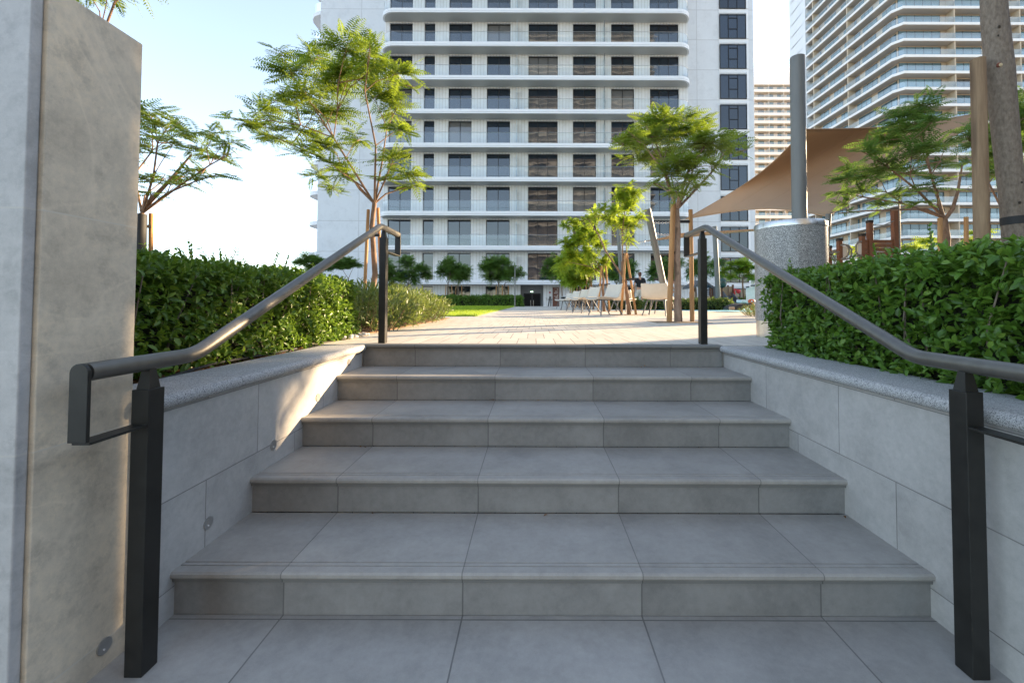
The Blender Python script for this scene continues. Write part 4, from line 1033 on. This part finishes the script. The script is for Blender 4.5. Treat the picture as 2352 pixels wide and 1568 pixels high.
# --- near big trunk at the right edge, crown above the frame
YN = 3.0
pts = [(2338,700),(2334,560),(2325,450),(2312,330),(2301,215),(2294,165),(2291,110),(2284,40),(2281,-20),(2270,-160)]
cr = [at(2281+dx,yy,YN+dy)*1 for dx,yy,dy in ((-120,-420,.4),(60,-470,-.3),(170,-400,.6),(-40,-560,.2),(240,-520,0),(-200,-520,.8),(120,-620,.5))]
bN = at(2340,795,YN); bN.z=-.03
tN = empty('big_tree', bN, 'thick grey barked trunk with a pruning scar and a black band at the right edge', 'tree')
tp = [bN]+[at(x,y,YN) for x,y in pts]; rad=[.078,.072,.069,.068,.070,.074,.082,.074,.071,.068,.062]
mb = MB().tube(tp, rad, 24)
Ps=[];Ds=[];Ls=[]
for c in cr:
    top = tp[-1]; m1 = top.lerp(c,.5)+Vector((0,0,.1)); mb.tube([top,m1,c],[.045,.03,.01],10)
    for j in range(60):
        p = top.lerp(c, random.uniform(.55,1.05)); d = Vector((random.gauss(0,1),random.gauss(0,1),random.gauss(0,.4))).normalized(); Ps.append(tuple(p)); Ds.append(tuple(d)); Ls.append(random.uniform(.3,.45))
P(mb, 'trunk', m_barkgrey, tN, smooth=True)
V,F,v = fronds(np.array(Ps), np.array(Ds), np.array(Ls), 12, .085, .017, .3); o = npmesh('crown', V, F, m_frond, tN, v); o.matrix_parent_inverse = Matrix.Translation(-bN)
c0, c1 = at(2331.5,516,YN), at(2330,498,YN)
P(MB().tube([c0,c1],[.0735,.0730],28), 'trunk_band', m_rubber, tN, smooth=True)
# pruning scar: raised lip and pale wood
sc_ = at(2291,160,YN); m = MB()
m.sph((sc_.x-.035,sc_.y-.052,sc_.z), .030, 16, (.9,.45,.75)); o = P(m, 'scar_lip', basic('scar_bark',(.16,.05,.03),.9,0,.4,40,.6), tN, smooth=True)
m = MB().sph((sc_.x-.038,sc_.y-.062,sc_.z-.002), .017, 14, (1.1,.35,.8)); P(m, 'scar_wood', basic('scar_wood',(.50,.38,.22),.7), tN, smooth=True)
for sx_,sy_,r_ in ((2272,75,.010),(2270,95,.007),(2318,470,.010),(2322,425,.009)):
    c = at(sx_,sy_,YN); P(MB().sph((c.x+.0,c.y-.066,c.z), r_, 10, (1,.5,1)), 'knot', m_core if False else basic('knot',(.04,.03,.02),.9), tN, smooth=True)
stake(at(2261,800,2.98), at(2246,137,2.98), .044, 'tall thick weathered grey stake left of the big trunk, its top sawn off', m_greywood)
stake(Vector((XP-2.2,1.9,0)), Vector((XP-2.2,1.9,.2)), .03, 'short stake stump in the bed behind the pillar') if False else None

# ================================================================== FURNITURE AND OBJECTS
def part(mb, name, mat, par, **k):          # local-space part
    o = mb.build(name, mat, None, **k); o.parent = par; return o
def make_chair(label, loc, rz, group):
    c = empty('lounge_chair', loc, label, 'chair', group, rz)
    # continuous moulded shell: seat then backrest (local +X is the front)
    prof = [(.34,.375),(.31,.402),(.22,.412),(.08,.402),(-.06,.390),(-.15,.392),(-.21,.415),(-.25,.46),(-.285,.53),(-.315,.62),(-.345,.72),(-.352,.74)]
    wid = [.27,.30,.315,.315,.315,.315,.315,.315,.31,.31,.305,.295]
    m = MB(); n = len(prof); T = .018; cols_ = 9
    tops=[]; 
    for side in (0,1):
        for i,(x,z) in enumerate(prof):
            a = prof[max(0,i-1)]; b = prof[min(n-1,i+1)]; dx, dz_ = b[0]-a[0], b[1]-a[1]; L_ = math.hypot(dx,dz_); nx, nz = -dz_/L_*-1, dx/L_*-1
            if nz < 0 or (i > 6 and nx < 0): nx, nz = -nx, -nz
            for j in range(cols_):
                t = -1+2*j/(cols_-1); cup = (.035 if i < 7 else .05)*abs(t)**2.5
                off = cup - side*T
                m.v.append((x+nx*off, t*wid[i], z+nz*off))
    for i in range(n-1):
        for j in range(cols_-1):
            a = i*cols_+j; m.f.append((a,a+1,a+1+cols_,a+cols_)); b = a+n*cols_; m.f.append((b,b+cols_,b+1+cols_,b+1))
    N_ = n*cols_
    for i in range(n-1):
        a=i*cols_; m.f.append((a,a+cols_,a+cols_+N_,a+N_)); a+=cols_-1; m.f.append((a,a+N_,a+cols_+N_,a+cols_))
    for j in range(cols_-1):
        m.f.append((j,j+N_,j+1+N_,j+1)); a=(n-1)*cols_+j; m.f.append((a,a+1,a+1+N_,a+N_))
    part(m, 'shell', m_chair, c, smooth=True)
    f = MB().bar((.20,-.20,.372),(.20,.20,.372),.03,.02).bar((-.12,-.20,.362),(-.12,.20,.362),.03,.02).bar((.185,-.19,.368),(-.105,-.19,.362),.025,.018).bar((.185,.19,.368),(-.105,.19,.362),.025,.018)
    part(f, 'frame', m_leg, c)
    for sx,sy in ((1,1),(1,-1),(-1,1),(-1,-1)):
        a = (.20 if sx>0 else -.12, .20*sy, .365); b = (.27 if sx>0 else -.33, .27*sy, 0)
        part(MB().tube([a,b],[.018,.014],10), 'leg', m_leg, c, smooth=True)
    return c
GC = 'cream shell chairs under the trees on the terrace'
left_ch = [((ax(1388,10.4,700),10.4),'nearest cream chair facing left toward the path, legs against the sunlit paving'),
           ((ax(1345,12.3,700),12.3),'second nearest cream chair facing left, partly behind the nearest'),
           ((ax(1325,14.7,700),14.7),'third cream chair facing left from the stair'),
           ((ax(1309,16.9,700),16.9),'fourth cream chair facing left from the stair'),
           ((ax(1296,20.2,700),20.2),'fifth cream chair facing left from the stair, the farthest of the row')]
ch0 = make_chair(left_ch[0][1], (left_ch[0][0][0],left_ch[0][0][1],0), R(204), GC)
for (xy,l) in left_ch[1:]: copy_tree(ch0, (xy[0],xy[1],0), R(199+random.uniform(-4,4)), l)
for xv,Yk,rz,l in ((1510,10.3,60,'big cream chair with its back to the stair, just left of the round crowned tree'),(1521,11.5,60,'cream chair mostly hidden behind the big one turned from the stair'),
                (1427,14.3,58,'cream chair turned right, seen from behind between the crossed stakes'),(1437,15.9,58,'cream chair peeping over the one between the crossed stakes'),(1356,19,55,'small far cream chair turned right behind the row of left facing chairs')):
    copy_tree(ch0, (ax(xv,Yk,700),Yk,0), R(rz), l)

# ---- masts and shade sails
def mast(label, p, q, r, group='steel masts of the shade sails'):
    o = empty('sail_mast', (p[0],p[1],0), label, 'mast', group); P(MB().tube([p,q],[r,r*.96],20), 'tube', m_mast, o, smooth=True); return o
MA0 = at(1537,716.5,12.5); MA0.z = 0; MA1 = at(1487,480,12.1)
ma = mast('leaning steel mast behind the big cream chair with two chains near its top', MA0, MA1, .095)
mbm = mast('slim upright steel mast farther away between the chairs', Vector((ax(1430,22),22,0)), at(1420,521,22), .10)
mcm = mast('slim steel mast behind the right rail end above the play frame', Vector((ax(1650,20),20,0)), at(1641,520,20), .11)
md = mast('tall mast hidden behind the steel column holding the upper sail corner', Vector((ax(1838,9),9,0)), at(1842,268,9), .062)
me_ = mast('short leaning strut right of the round plinth reaching to the sail corner', Vector((ax(1886,8.0,735),8.0,0)), at(1903,492,8.0), .05)
def chain(par, p, q, n=14, r=.012, L=None):
    p, q = Vector(p), Vector(q); m = MB(); d = (q-p)/n
    for i in range(n):
        a = p+d*i; b = a+d*1.15; s_ = (0,.0,1) if i % 2 else (0,1,0); u = d.cross(Vector(s_)).normalized()*r*1.6
        sag = Vector((0,0,-.05*math.sin(math.pi*(i+.5)/n)))
        m.tube([a-u*.2+sag,a+u+d*.25+sag,b+u-d*.25+sag,b+u*.2+sag,b-u-d*.25+sag,a-u+d*.25+sag,a-u*.2+sag],r*.38,5)
    return P(m, 'chain', m_steel, par)
def sail(label, A,B,Cc,D, sag, n=22, conc=.10):
    s = MB(); A,B,Cc,D = map(Vector,(A,B,Cc,D)); cen = (A+B+Cc+D)/4
    for i in range(n+1):
        for j in range(n+1):
            u, v = i/n, j/n
            # pull the edges in toward the middle
            p = A*(1-u)*(1-v)+B*u*(1-v)+Cc*u*v+D*(1-u)*v
            e = 4*u*(1-u)*((2*v-1)**4) + 4*v*(1-v)*((2*u-1)**4)
            p = p + (cen-p)*conc*e + Vector((0,0,-sag*16*u*(1-u)*v*(1-v)))
            s.v.append(tuple(p))
    for i in range(n):
        for j in range(n): a=i*(n+1)+j; s.f.append((a,a+1,a+n+2,a+n+1))
    o = s.build('shade_sail', m_fabric, None, True)
    sm = MB()
    for j in (6, 11, 16): sm.tube([Vector(s.v[i*(n+1)+j])-Vector((0,0,.004)) for i in range(n+1)], .006, 5)
    for ring in ([i*(n+1) for i in range(n+1)], [i*(n+1)+n for i in range(n+1)], list(range(n+1)), [n*(n+1)+j for j in range(n+1)]): sm.tube([s.v[i] for i in ring], .011, 6)
    e_ = sm.build('seams', m_fabric, o); md_ = o.modifiers.new('thick','SOLIDIFY'); md_.thickness=.006
    return tag(o, label, 'sail')
m_fabric_nt = m_fabric.node_tree
tr = m_fabric_nt.nodes.new('ShaderNodeBsdfTranslucent'); tr.inputs[0].default_value=(.40,.22,.10,1); mx = m_fabric_nt.nodes.new('ShaderNodeMixShader'); mx.inputs[0].default_value=.15
bs = m_fabric_nt.nodes['Principled BSDF']; out_ = m_fabric_nt.nodes['Material Output']
m_fabric_nt.links.new(bs.outputs[0],mx.inputs[1]); m_fabric_nt.links.new(tr.outputs[0],mx.inputs[2]); m_fabric_nt.links.new(mx.outputs[0],out_.inputs[0])
sA, sB, sC, sD = at(1575,503,12.0), at(1850,297,9.0), at(2335,243,11.5), at(1902,497,8.0)
sail('large brown triangular looking shade sail stretched behind the steel column', sA,sB,sC,sD, -.05, conc=.17)
sail('small thin brown shade sail seen almost edge-on below the large one', at(1480,554,15.5), at(1545,537,12.6), at(1790,523,13.5), at(1760,528,17), .0, conc=.12)
chain(ma, at(1495,511,12.2), at(1577,503,12.0), 20, .016); chain(ma, at(1501,534,12.3), at(1546,537,12.6), 12, .016); chain(mbm, at(1425,555,21.8), at(1481,554,15.6), 30, .02)

# ---- play area
woodp = basic('play_wood', (.13,.055,.026), .6, 0, .2, 12); m_play = basic('play_panel', (.42,.30,.20), .6, 0, .1, 4)
m_grey = basic('play_grey', (.10,.10,.105), .5); m_yel = basic('yellow_panel',(.65,.38,.03),.5); m_red = basic('red_paint',(.50,.03,.03),.45); m_or = basic('orange_shell',(.62,.11,.03),.4); m_wht = basic('white_board',(.72,.72,.70),.5)
def V_(z): return 1579.1+z/13.21, 0
def zx(z): return 1579.1+z*.07569
def zy(z): return 620.1+z*.07569
YP = 24.0
pf = empty('climbing_frame', (ax(1650,YP),YP,0), 'wooden climbing frame with roof, panels and a dark slide on the blue play surface', 'play frame')
def pb_(x0,x1,y0,y1,Y,dp=.1): # box from zoom coords
    a = at(zx(x0),zy(y1),Y); b = at(zx(x1),zy(y0),Y); return (a.x,b.x,Y,Y+dp,max(a.z,0.0),b.z)
for (x,y0,dep) in ((230,480,1.2),(575,470,1.2),(707,480,0),(772,470,1.2),(908,470,0),(1055,430,0),(1242,460,1.2),(1393,440,0),(540,470,0)):
    b = pb_(x-17,x+17,y0,1110,YP+dep,.13); P(MB().box(b[0],b[1],b[2],b[3],0,b[5]), 'post', woodp, pf, bevel=.01)
P(MB().box(*pb_(925,1035,490,800,YP+.03,.05)), 'panel', m_play, pf); P(MB().box(*pb_(790,890,500,800,YP+.03,.05)), 'panel', m_grey, pf)
P(MB().box(*pb_(1080,1230,500,800,YP+1.2,.05)), 'panel', m_play, pf); P(MB().box(*pb_(1258,1380,500,810,YP+.6,.05)), 'panel', m_play, pf)
P(MB().box(*pb_(520,695,785,930,YP+.02,.06)), 'panel', m_play, pf); P(MB().box(*pb_(60,235,660,900,YP+.02,.06)), 'panel', m_play, pf)
P(MB().box(*pb_(930,1005,570,650,YP-.03,.05)), 'sign_plate', m_yel, pf)
P(MB().box(*pb_(780,1400,805,850,YP,1.3)), 'deck', m_grey, pf)
for x in range(600,700,22): pass
rl = MB()
for x in range(600,700,20): b=pb_(x-3,x+3,600-(x-600)*.5,780,YP+.1,.03); rl.box(*b)
a,b = at(zx(590),zy(600),YP+.1), at(zx(860),zy(500),YP+.1); rl.bar(a,b,.05,.05); P(rl, 'stair_rail', m_grey, pf)
for x in range(800,890,30): pass
rf = MB(); a,b_ = at(zx(520),zy(290),YP-.2), at(zx(760),zy(475),YP-.2); c_ = at(zx(190),zy(490),YP-.2)
for p,q in ((a,b_),(a,c_)):
    rf.add([p,q,q+Vector((0,1.8,0)),p+Vector((0,1.8,0)),p-Vector((0,0,.12)),q-Vector((0,0,.12)),q+Vector((0,1.8,-.12)),p+Vector((0,1.8,-.12))],[(0,1,2,3),(4,7,6,5),(0,4,5,1),(1,5,6,2),(2,6,7,3),(3,7,4,0)])
P(rf, 'roof', m_grey, pf)
sl_ = MB(); a0,a1 = at(zx(1080),zy(780),YP), at(zx(1330),zy(780),YP+.6); b0,b1 = at(zx(1300),zy(1090),YP-3.2), at(zx(1600),zy(1010),YP-2.6); b0.z=max(b0.z,.15); b1.z=b0.z
sl_.add([a0,a1,b1,b0,a0-Vector((0,0,.08)),a1-Vector((0,0,.08)),b1-Vector((0,0,.08)),b0-Vector((0,0,.08))],[(0,1,2,3),(4,7,6,5),(0,4,5,1),(1,5,6,2),(2,6,7,3),(3,7,4,0)])
sl_.bar(a0+Vector((0,0,.1)),b0+Vector((0,0,.1)),.06,.28); sl_.bar(a1+Vector((0,0,.1)),b1+Vector((0,0,.1)),.06,.28); P(sl_, 'slide', m_grey, pf)
g = MB(); a=at(zx(1425),zy(590),YP-.1); b=at(zx(1430),zy(810),YP-.1); c=at(zx(1550),zy(650),YP-.1); g.tube([b,a,at(zx(1480),zy(600),YP-.1),c],.05,8); g.sph((c.x,c.y,c.z),.13,8); P(g,'red_bar',m_red,pf)
c=at(zx(1060),zy(400),YP-.05); P(MB().sph((c.x,c.y,c.z),.24,12,(1,.6,1.1)), 'post_cap', basic('cap_green',(.02,.06,.05),.3), pf, smooth=True)
# dark lounger shape on the play surface
dl = empty('play_lounger', (ax(1700,15),15,0), 'low dark grey moulded lounger with a roll at its foot on the blue surface', 'lounger')
m = MB(); prof=[(1230,1160),(1260,1115),(1330,1085),(1420,1040),(1560,1015),(1750,1010),(1860,1040),(1880,1110),(1760,1110),(1600,1140),(1540,1170),(1500,1215),(1400,1215),(1290,1215),(1245,1205)]
pp=[(at(zx(a),zy(b),15).x, max(.0,at(zx(a),zy(b),15).z)) for a,b in prof]; m.prof(pp[::-1],14.6,15.4); P(m,'body',basic('charcoal_shell',(.025,.027,.035),.5),dl,bevel=.04)
a = at(zx(1300),zy(1160),14.55); P(MB().tube([(a.x-.05,14.5,a.z),(a.x+.10,14.5,a.z)],.06,14), 'roll', m_play, dl)
# white board on legs, table plate
wb = empty('white_board', (ax(1730,19),19,0), 'white scallop topped play board with black knobs beyond the right rail', 'play board')
pts=[(1800,900),(1790,640),(1805,540),(1835,480),(1880,470),(1910,500),(1940,545),(1965,520),(2000,460),(2050,440),(2100,470),(2125,540),(2135,700),(2125,900)]
pp=[(at(zx(a),zy(b),19).x, at(zx(a),zy(b),19).z) for a,b in pts]; m=MB(); m.prof(pp,19,19.06); P(m,'board',m_wht,wb)
for x in (1830,2110): b=pb_(x-12,x+12,700,1110,19.08,.08); P(MB().box(b[0],b[1],b[2],b[3],0,b[5]),'leg',m_wht,wb)
k = MB(); 
for x0,x1,y in ((1780,1860,520),(1920,2060,475),(2080,2170,470)): p=at(zx(x0),zy(y),18.95); q=at(zx(x1),zy(y-8),18.95); k.tube([p,q],.035,8)
P(k,'knobs',m_grey,wb)
b = pb_(1640,2170,900,990,18.9,.5); P(MB().box(*b),'shelf',m_wht,wb,bevel=.03)
ro = empty('spring_rider', (ax(1727,17),17,0), 'orange and red spring rider toy beside the white play board', 'spring rider')
a=at(zx(1940),zy(945),17); P(MB().sph((a.x,a.y,a.z),.135,14,(1.05,.6,.62)),'body',m_or,ro,smooth=True); P(MB().sph((a.x+.03,a.y,a.z-.16),.10,12,(1.1,.6,.6)),'saddle',m_red,ro,smooth=True)
P(MB().sph((a.x-.03,a.y-.09,a.z),.03,10),'eye',m_wht,ro,smooth=True)
sp_ = [(a.x+.03+.06*math.cos(t*.8),17+.06*math.sin(t*.8),(a.z-.22)*(1-t/40)) for t in range(41)]; P(MB().tube(sp_,.012,6),'spring',m_red,ro)
# red flowering bush next to the plinth
fb = narrow_shrub('low bush with red flowers just left of the round plinth', ax(1736,10.4,710), 10.4, .22, .25, .30, 60, .055); fb.name='flower_bush'
m = MB()
for i in range(46):
    a_=random.uniform(0,6.28); r_=random.uniform(.1,1)**.5; m.sph((fb.location.x+.24*r_*math.cos(a_),10.4+.25*r_*math.sin(a_),random.uniform(.08,.36)),random.uniform(.008,.015),6,(1,1,.6))
P(m,'flowers',m_red,fb)
fb2 = narrow_shrub('dark flowering bush leaning on the left side of the round plinth', ax(1752,9.6,712), 9.8, .20, .22, .27, 50, .055)
pr = empty('toy_car', (ax(1478,19.3),19.3,0), 'red and dark toddler ride-on toy parked by the low hedge behind the big chair', 'toy')
a = at(1478,697,19.3); P(MB().sph((a.x,19.3,.22),.2,12,(1.2,.6,.7)),'body',m_grey,pr,smooth=True); P(MB().sph((a.x+.16,19.25,.26),.13,12,(.7,.5,1.3)),'seat',m_red,pr,smooth=True)
for s_ in (-1,1): P(MB().tube([(a.x+s_*.15,19.14,.07),(a.x+s_*.15,19.20,.07)],.07,14),'wheel',m_rubber,pr,smooth=True)

# ---- outdoor exercise bars behind the right hedge
def fx(z): return 1866.2+z/8.192
def fy_(z): return 488+z/8.192
YG = 9.5
eg = empty('exercise_station', (ax(1980,YG),YG,0), 'brown capped posts with grey loops and a slatted panel behind the right hedge', 'exercise frame')
for x0,x1,yt in ((305,370,668),(500,570,530),(925,1005,440),(1065,1145,190),(1530,1620,-40)):
    a=at(fx(x0),fy_(yt),YG); b=at(fx(x1),fy_(yt),YG); o=P(MB().box(a.x,b.x,YG,YG+.10,0,a.z),'post',woodp,eg,bevel=.008)
    c=MB().box(a.x-.003,b.x+.003,YG-.003,YG+.103,a.z,a.z+.055).build('cap',m_rubber); c.parent=o
m = MB(); a=at(fx(1010),fy_(512),YG+.02); b=at(fx(1560),fy_(960),YG+.02); z=a.z; i=0
while z > b.z-.6:
    h_=.083 if i else .075; m.box(a.x,b.x,YG+.03,YG+.055,z-h_,z); z -= h_+.008; i+=1
P(m,'slatted_panel',woodp,eg)
a=at(fx(1632),fy_(80),YG); P(MB().tube([(a.x,YG,0),(a.x,YG,a.z+.4)],.018,10),'steel_pole',m_mast,eg)
def loop(pts,r=.018,nm='grab_loop'): P(MB().tube([at(fx(x),fy_(y),YG-.05) for x,y in pts],r,8),nm,m_mast,eg,smooth=True)
loop([(200,700),(300,705),(340,740),(425,860),(430,900)]); loop([(205,780),(500,740)]); loop([(330,805),(425,930)])
loop([(535,615),(620,605),(670,640),(690,720),(670,800),(620,850),(540,875)]); loop([(560,600),(680,620),(735,700),(730,800),(690,870),(560,890)])
loop([(925,545),(860,560),(822,620),(820,740),(850,790),(925,810)]); loop([(735,830),(900,820),(925,810)]); loop([(890,830),(880,900),(810,920)])
for x0,x1,y0,y1 in ((565,660,630,840),(850,925,575,790),(205,300,790,900)):
    a=at(fx(x0),fy_(y1),YG+.02); b=at(fx(x1),fy_(y0),YG+.02); P(MB().box(a.x,b.x,YG+.01,YG+.03,a.z,b.z),'white_panel',m_soffit,eg,bevel=.01)
a=at(fx(1145),fy_(240),YG); b=at(fx(1530),fy_(160),YG); P(MB().tube([a,a.lerp(b,.5)-Vector((0,0,.05)),b],.012,6),'rope',m_mast,eg)

# ================================================================== PEOPLE
def skin_body(name, joints, edges, mat, par=None, sub=1):
    me = bpy.data.meshes.new(name); names = list(joints); idx={n:i for i,n in enumerate(names)}
    me.from_pydata([joints[n][0] for n in names],[(idx[a],idx[b]) for a,b in edges],[])
    o = bpy.data.objects.new(name, me); COL.objects.link(o)
    sk = o.modifiers.new('skin','SKIN'); sk.use_smooth_shade=True
    for i,n in enumerate(names):
        r = joints[n][1]; r = r if isinstance(r,tuple) else (r,r)
        me.skin_vertices[0].data[i].radius = r
    me.skin_vertices[0].data[0].use_root = True
    ss = o.modifiers.new('sub','SUBSURF'); ss.levels=sub; ss.render_levels=sub
    me.materials.append(mat)
    if par is not None: o.parent = par
    return o
m_skin = basic('skin', (.50,.27,.17), .55, 0, .06, 8); m_hair = basic('hair_auburn', (.10,.035,.015), .7, 0, .3, 40); m_black = basic('black_cotton', (.012,.012,.014), .9); m_cream = basic('cream_cotton', (.62,.54,.44), .9); m_whitec = basic('white_cotton', (.68,.66,.62), .9); m_shoe = basic('white_shoe',(.6,.58,.55),.6)
def person(loc, rz, label, pose, shirt, shorts, hair, H=1.78, trousers=False):
    o = empty('person', loc, label, 'person', None, rz)     # local -Y is forward
    s = H/1.78
    J = {'pelvis':((0,0,.95),(.145,.10)),'waist':((0,0,1.10),(.135,.095)),'chest':((0,-.01,1.32),(.165,.11)),'neckb':((0,0,1.47),(.075,.07)),'neck':((0,-.01,1.53),.055),'head':((0,-.03,1.63),(.075,.09)),'crown':((0,-.025,1.72),(.066,.08))}
    E_ = [('pelvis','waist'),('waist','chest'),('chest','neckb'),('neckb','neck'),('neck','head'),('head','crown')]
    for sd,sx in (('l',1),('r',-1)):
        hp = pose['hip_'+sd]; kn = pose['knee_'+sd]; an = pose['ankle_'+sd]; toe = (an[0]+sx*.02, an[1]-.17, .03)
        J.update({'hip'+sd:(hp,.098),'thigh'+sd:(tuple((a+b)/2 for a,b in zip(hp,kn)),.082),'knee'+sd:(kn,.057),'calf'+sd:(tuple(a*.6+b*.4 for a,b in zip(kn,an)),.058),'ankle'+sd:(an,.038),'heel'+sd:((an[0],an[1]+.03,.04),.036),'toe'+sd:(toe,.033)})
        E_ += [('pelvis','hip'+sd),('hip'+sd,'thigh'+sd),('thigh'+sd,'knee'+sd),('knee'+sd,'calf'+sd),('calf'+sd,'ankle'+sd),('ankle'+sd,'heel'+sd),('ankle'+sd,'toe'+sd)]
        sh,el,wr = pose['sh_'+sd],pose['el_'+sd],pose['wr_'+sd]; hv = (Vector(wr)-Vector(el)).normalized(); hd = Vector(wr)+hv*.07
        J.update({'sh'+sd:(sh,.062),'el'+sd:(el,.043),'fa'+sd:(tuple((a*.6+b*.4) for a,b in zip(el,wr)),.040),'wr'+sd:(wr,.026),'palm'+sd:(tuple(hd),(.036,.020))})
        E_ += [('chest','sh'+sd),('sh'+sd,'el'+sd),('el'+sd,'fa'+sd),('fa'+sd,'wr'+sd),('wr'+sd,'palm'+sd)]
        side = hv.cross(Vector((1,0,0)) if abs(hv.x)<.8 else Vector((0,0,1))).normalized()
        for i,(of,ln) in enumerate(((-.026,.066),(-.009,.076),(.009,.072),(.026,.058))):
            p = hd+side*of+hv*.012; q = p+hv*ln*.5+Vector((0,-.006,0)); r_ = p+hv*ln+Vector((0,-.022,0)); J['f%d%s'%(i,sd)]=(tuple(p+hv*.02),.010); J['g%d%s'%(i,sd)]=(tuple(q),.009); J['h%d%s'%(i,sd)]=(tuple(r_),.008)
            E_ += [('palm'+sd,'f%d%s'%(i,sd)),('f%d%s'%(i,sd),'g%d%s'%(i,sd)),('g%d%s'%(i,sd),'h%d%s'%(i,sd))]
        th = Vector(wr)+hv*.035-side*.035; J['t'+sd]=(tuple(th),.012); J['u'+sd]=(tuple(th+hv*.035-side*.012),.009); E_ += [('wr'+sd,'t'+sd),('t'+sd,'u'+sd)]
    b = skin_body('body', J, E_, m_skin, o); b.scale=(s,s,s)
    f = MB().sph((.0,-.125,1.635),.016,8,(.8,1,1.3)).sph((.079,-.02,1.63),.022,8,(.35,.8,1.2)).sph((-.079,-.02,1.63),.022,8,(.35,.8,1.2)); part(f,'ears_nose',m_skin,o,smooth=True).scale=(s,s,s)
    m = MB().sph((.03,-.105,1.655),.010,8,(1.2,.6,.7)).sph((-.03,-.105,1.655),.010,8,(1.2,.6,.7)); part(m,'eyes',m_dark,o).scale=(s,s,s)
    m = MB().sph((0,-.112,1.59),.018,8,(1.3,.4,.3)); part(m,'mouth',m_red,o).scale=(s,s,s)
    m = MB().sph((0,-.005,1.70),.098,16,(.88,1.02,.85)).sph((0,.03,1.64),.078,14,(.98,.85,1.05)); part(m,'hair',hair,o,smooth=True).scale=(s,s,s)
    # shirt follows the torso
    K = {'p':((0,0,.98),(.180,.135)),'w':((0,0,1.12),(.180,.135)),'c':((0,-.01,1.33),(.205,.138)),'n':((0,0,1.47),(.085,.08))}
    Es = [('p','w'),('w','c'),('c','n')]
    for sd in 'lr':
        sh,el = Vector(pose['sh_'+sd]),Vector(pose['el_'+sd]); K['s'+sd]=(tuple(sh),.078); K['e'+sd]=(tuple(sh.lerp(el,.75)),.062); Es += [('c','s'+sd),('s'+sd,'e'+sd)]
    skin_body('shirt',K,Es,shirt,o).scale=(s,s,s)
    K = {'p':((0,0,.99),(.160,.122)),'q':((0,0,.90),(.165,.125))}; Es=[('p','q')]
    for sd in 'lr':
        hp,kn,an = Vector(pose['hip_'+sd]),Vector(pose['knee_'+sd]),Vector(pose['ankle_'+sd]); K['h'+sd]=(tuple(hp.lerp(kn,.25)),.112); K['k'+sd]=(tuple(hp.lerp(kn,.85)),.095); Es+=[('q','h'+sd),('h'+sd,'k'+sd)]
        if trousers: K['a'+sd]=(tuple(kn.lerp(an,.9)),.075); Es.append(('k'+sd,'a'+sd))
    skin_body('trousers' if trousers else 'shorts',K,Es,shorts,o).scale=(s,s,s)
    for sd,sx in (('l',1),('r',-1)):
        an=pose['ankle_'+sd]; part(MB().sph((an[0]+sx*.01,an[1]-.07,.04),.055,12,(.85,2.2,.8)),'shoe',m_shoe,o,smooth=True).scale=(s,s,s)
    return o
pose1 = dict(hip_l=(.09,0,.92),knee_l=(.10,-.09,.50),ankle_l=(.10,.02,.09),hip_r=(-.09,0,.92),knee_r=(-.10,-.01,.50),ankle_r=(-.10,.09,.09),
             sh_l=(.19,0,1.43),el_l=(.26,-.04,1.15),wr_l=(.17,-.24,1.10),sh_r=(-.19,0,1.43),el_r=(-.25,.05,1.16),wr_r=(-.24,-.02,.92))
# facing away from the camera (+Y), so turned half round
person((ax(1470,21,690),21,0), R(180-8), 'man seen from behind in a black polo shirt and cream shorts walking between the chairs', {k:(v[0],v[1],v[2]) for k,v in {**pose1, 'sh_l':pose1['sh_r'],'el_l':pose1['el_r'],'wr_l':pose1['wr_r'],'sh_r':pose1['sh_l'],'el_r':pose1['el_l'],'wr_r':pose1['wr_l'], 'sh_l':(.19,0,1.43),'el_l':(.26,.05,1.16),'wr_l':(.25,-.03,.92),'sh_r':(-.19,0,1.43),'el_r':(-.27,-.05,1.17),'wr_r':(-.18,-.25,1.14)}.items()}, m_black, m_cream, m_hair)
pose2 = dict(hip_l=(.09,0,.92),knee_l=(.10,-.05,.50),ankle_l=(.11,0,.09),hip_r=(-.09,0,.92),knee_r=(-.10,-.02,.50),ankle_r=(-.11,.03,.09),
             sh_l=(.19,0,1.43),el_l=(.30,-.10,1.18),wr_l=(.10,-.25,1.20),sh_r=(-.19,0,1.43),el_r=(-.30,-.10,1.18),wr_r=(-.10,-.26,1.16))
person((ax(1546,26.5,690),26.5,0), R(60), 'person in white shirt and trousers standing behind the trunk of the round crowned tree', pose2, m_whitec, m_whitec, m_hair, 1.72, True)
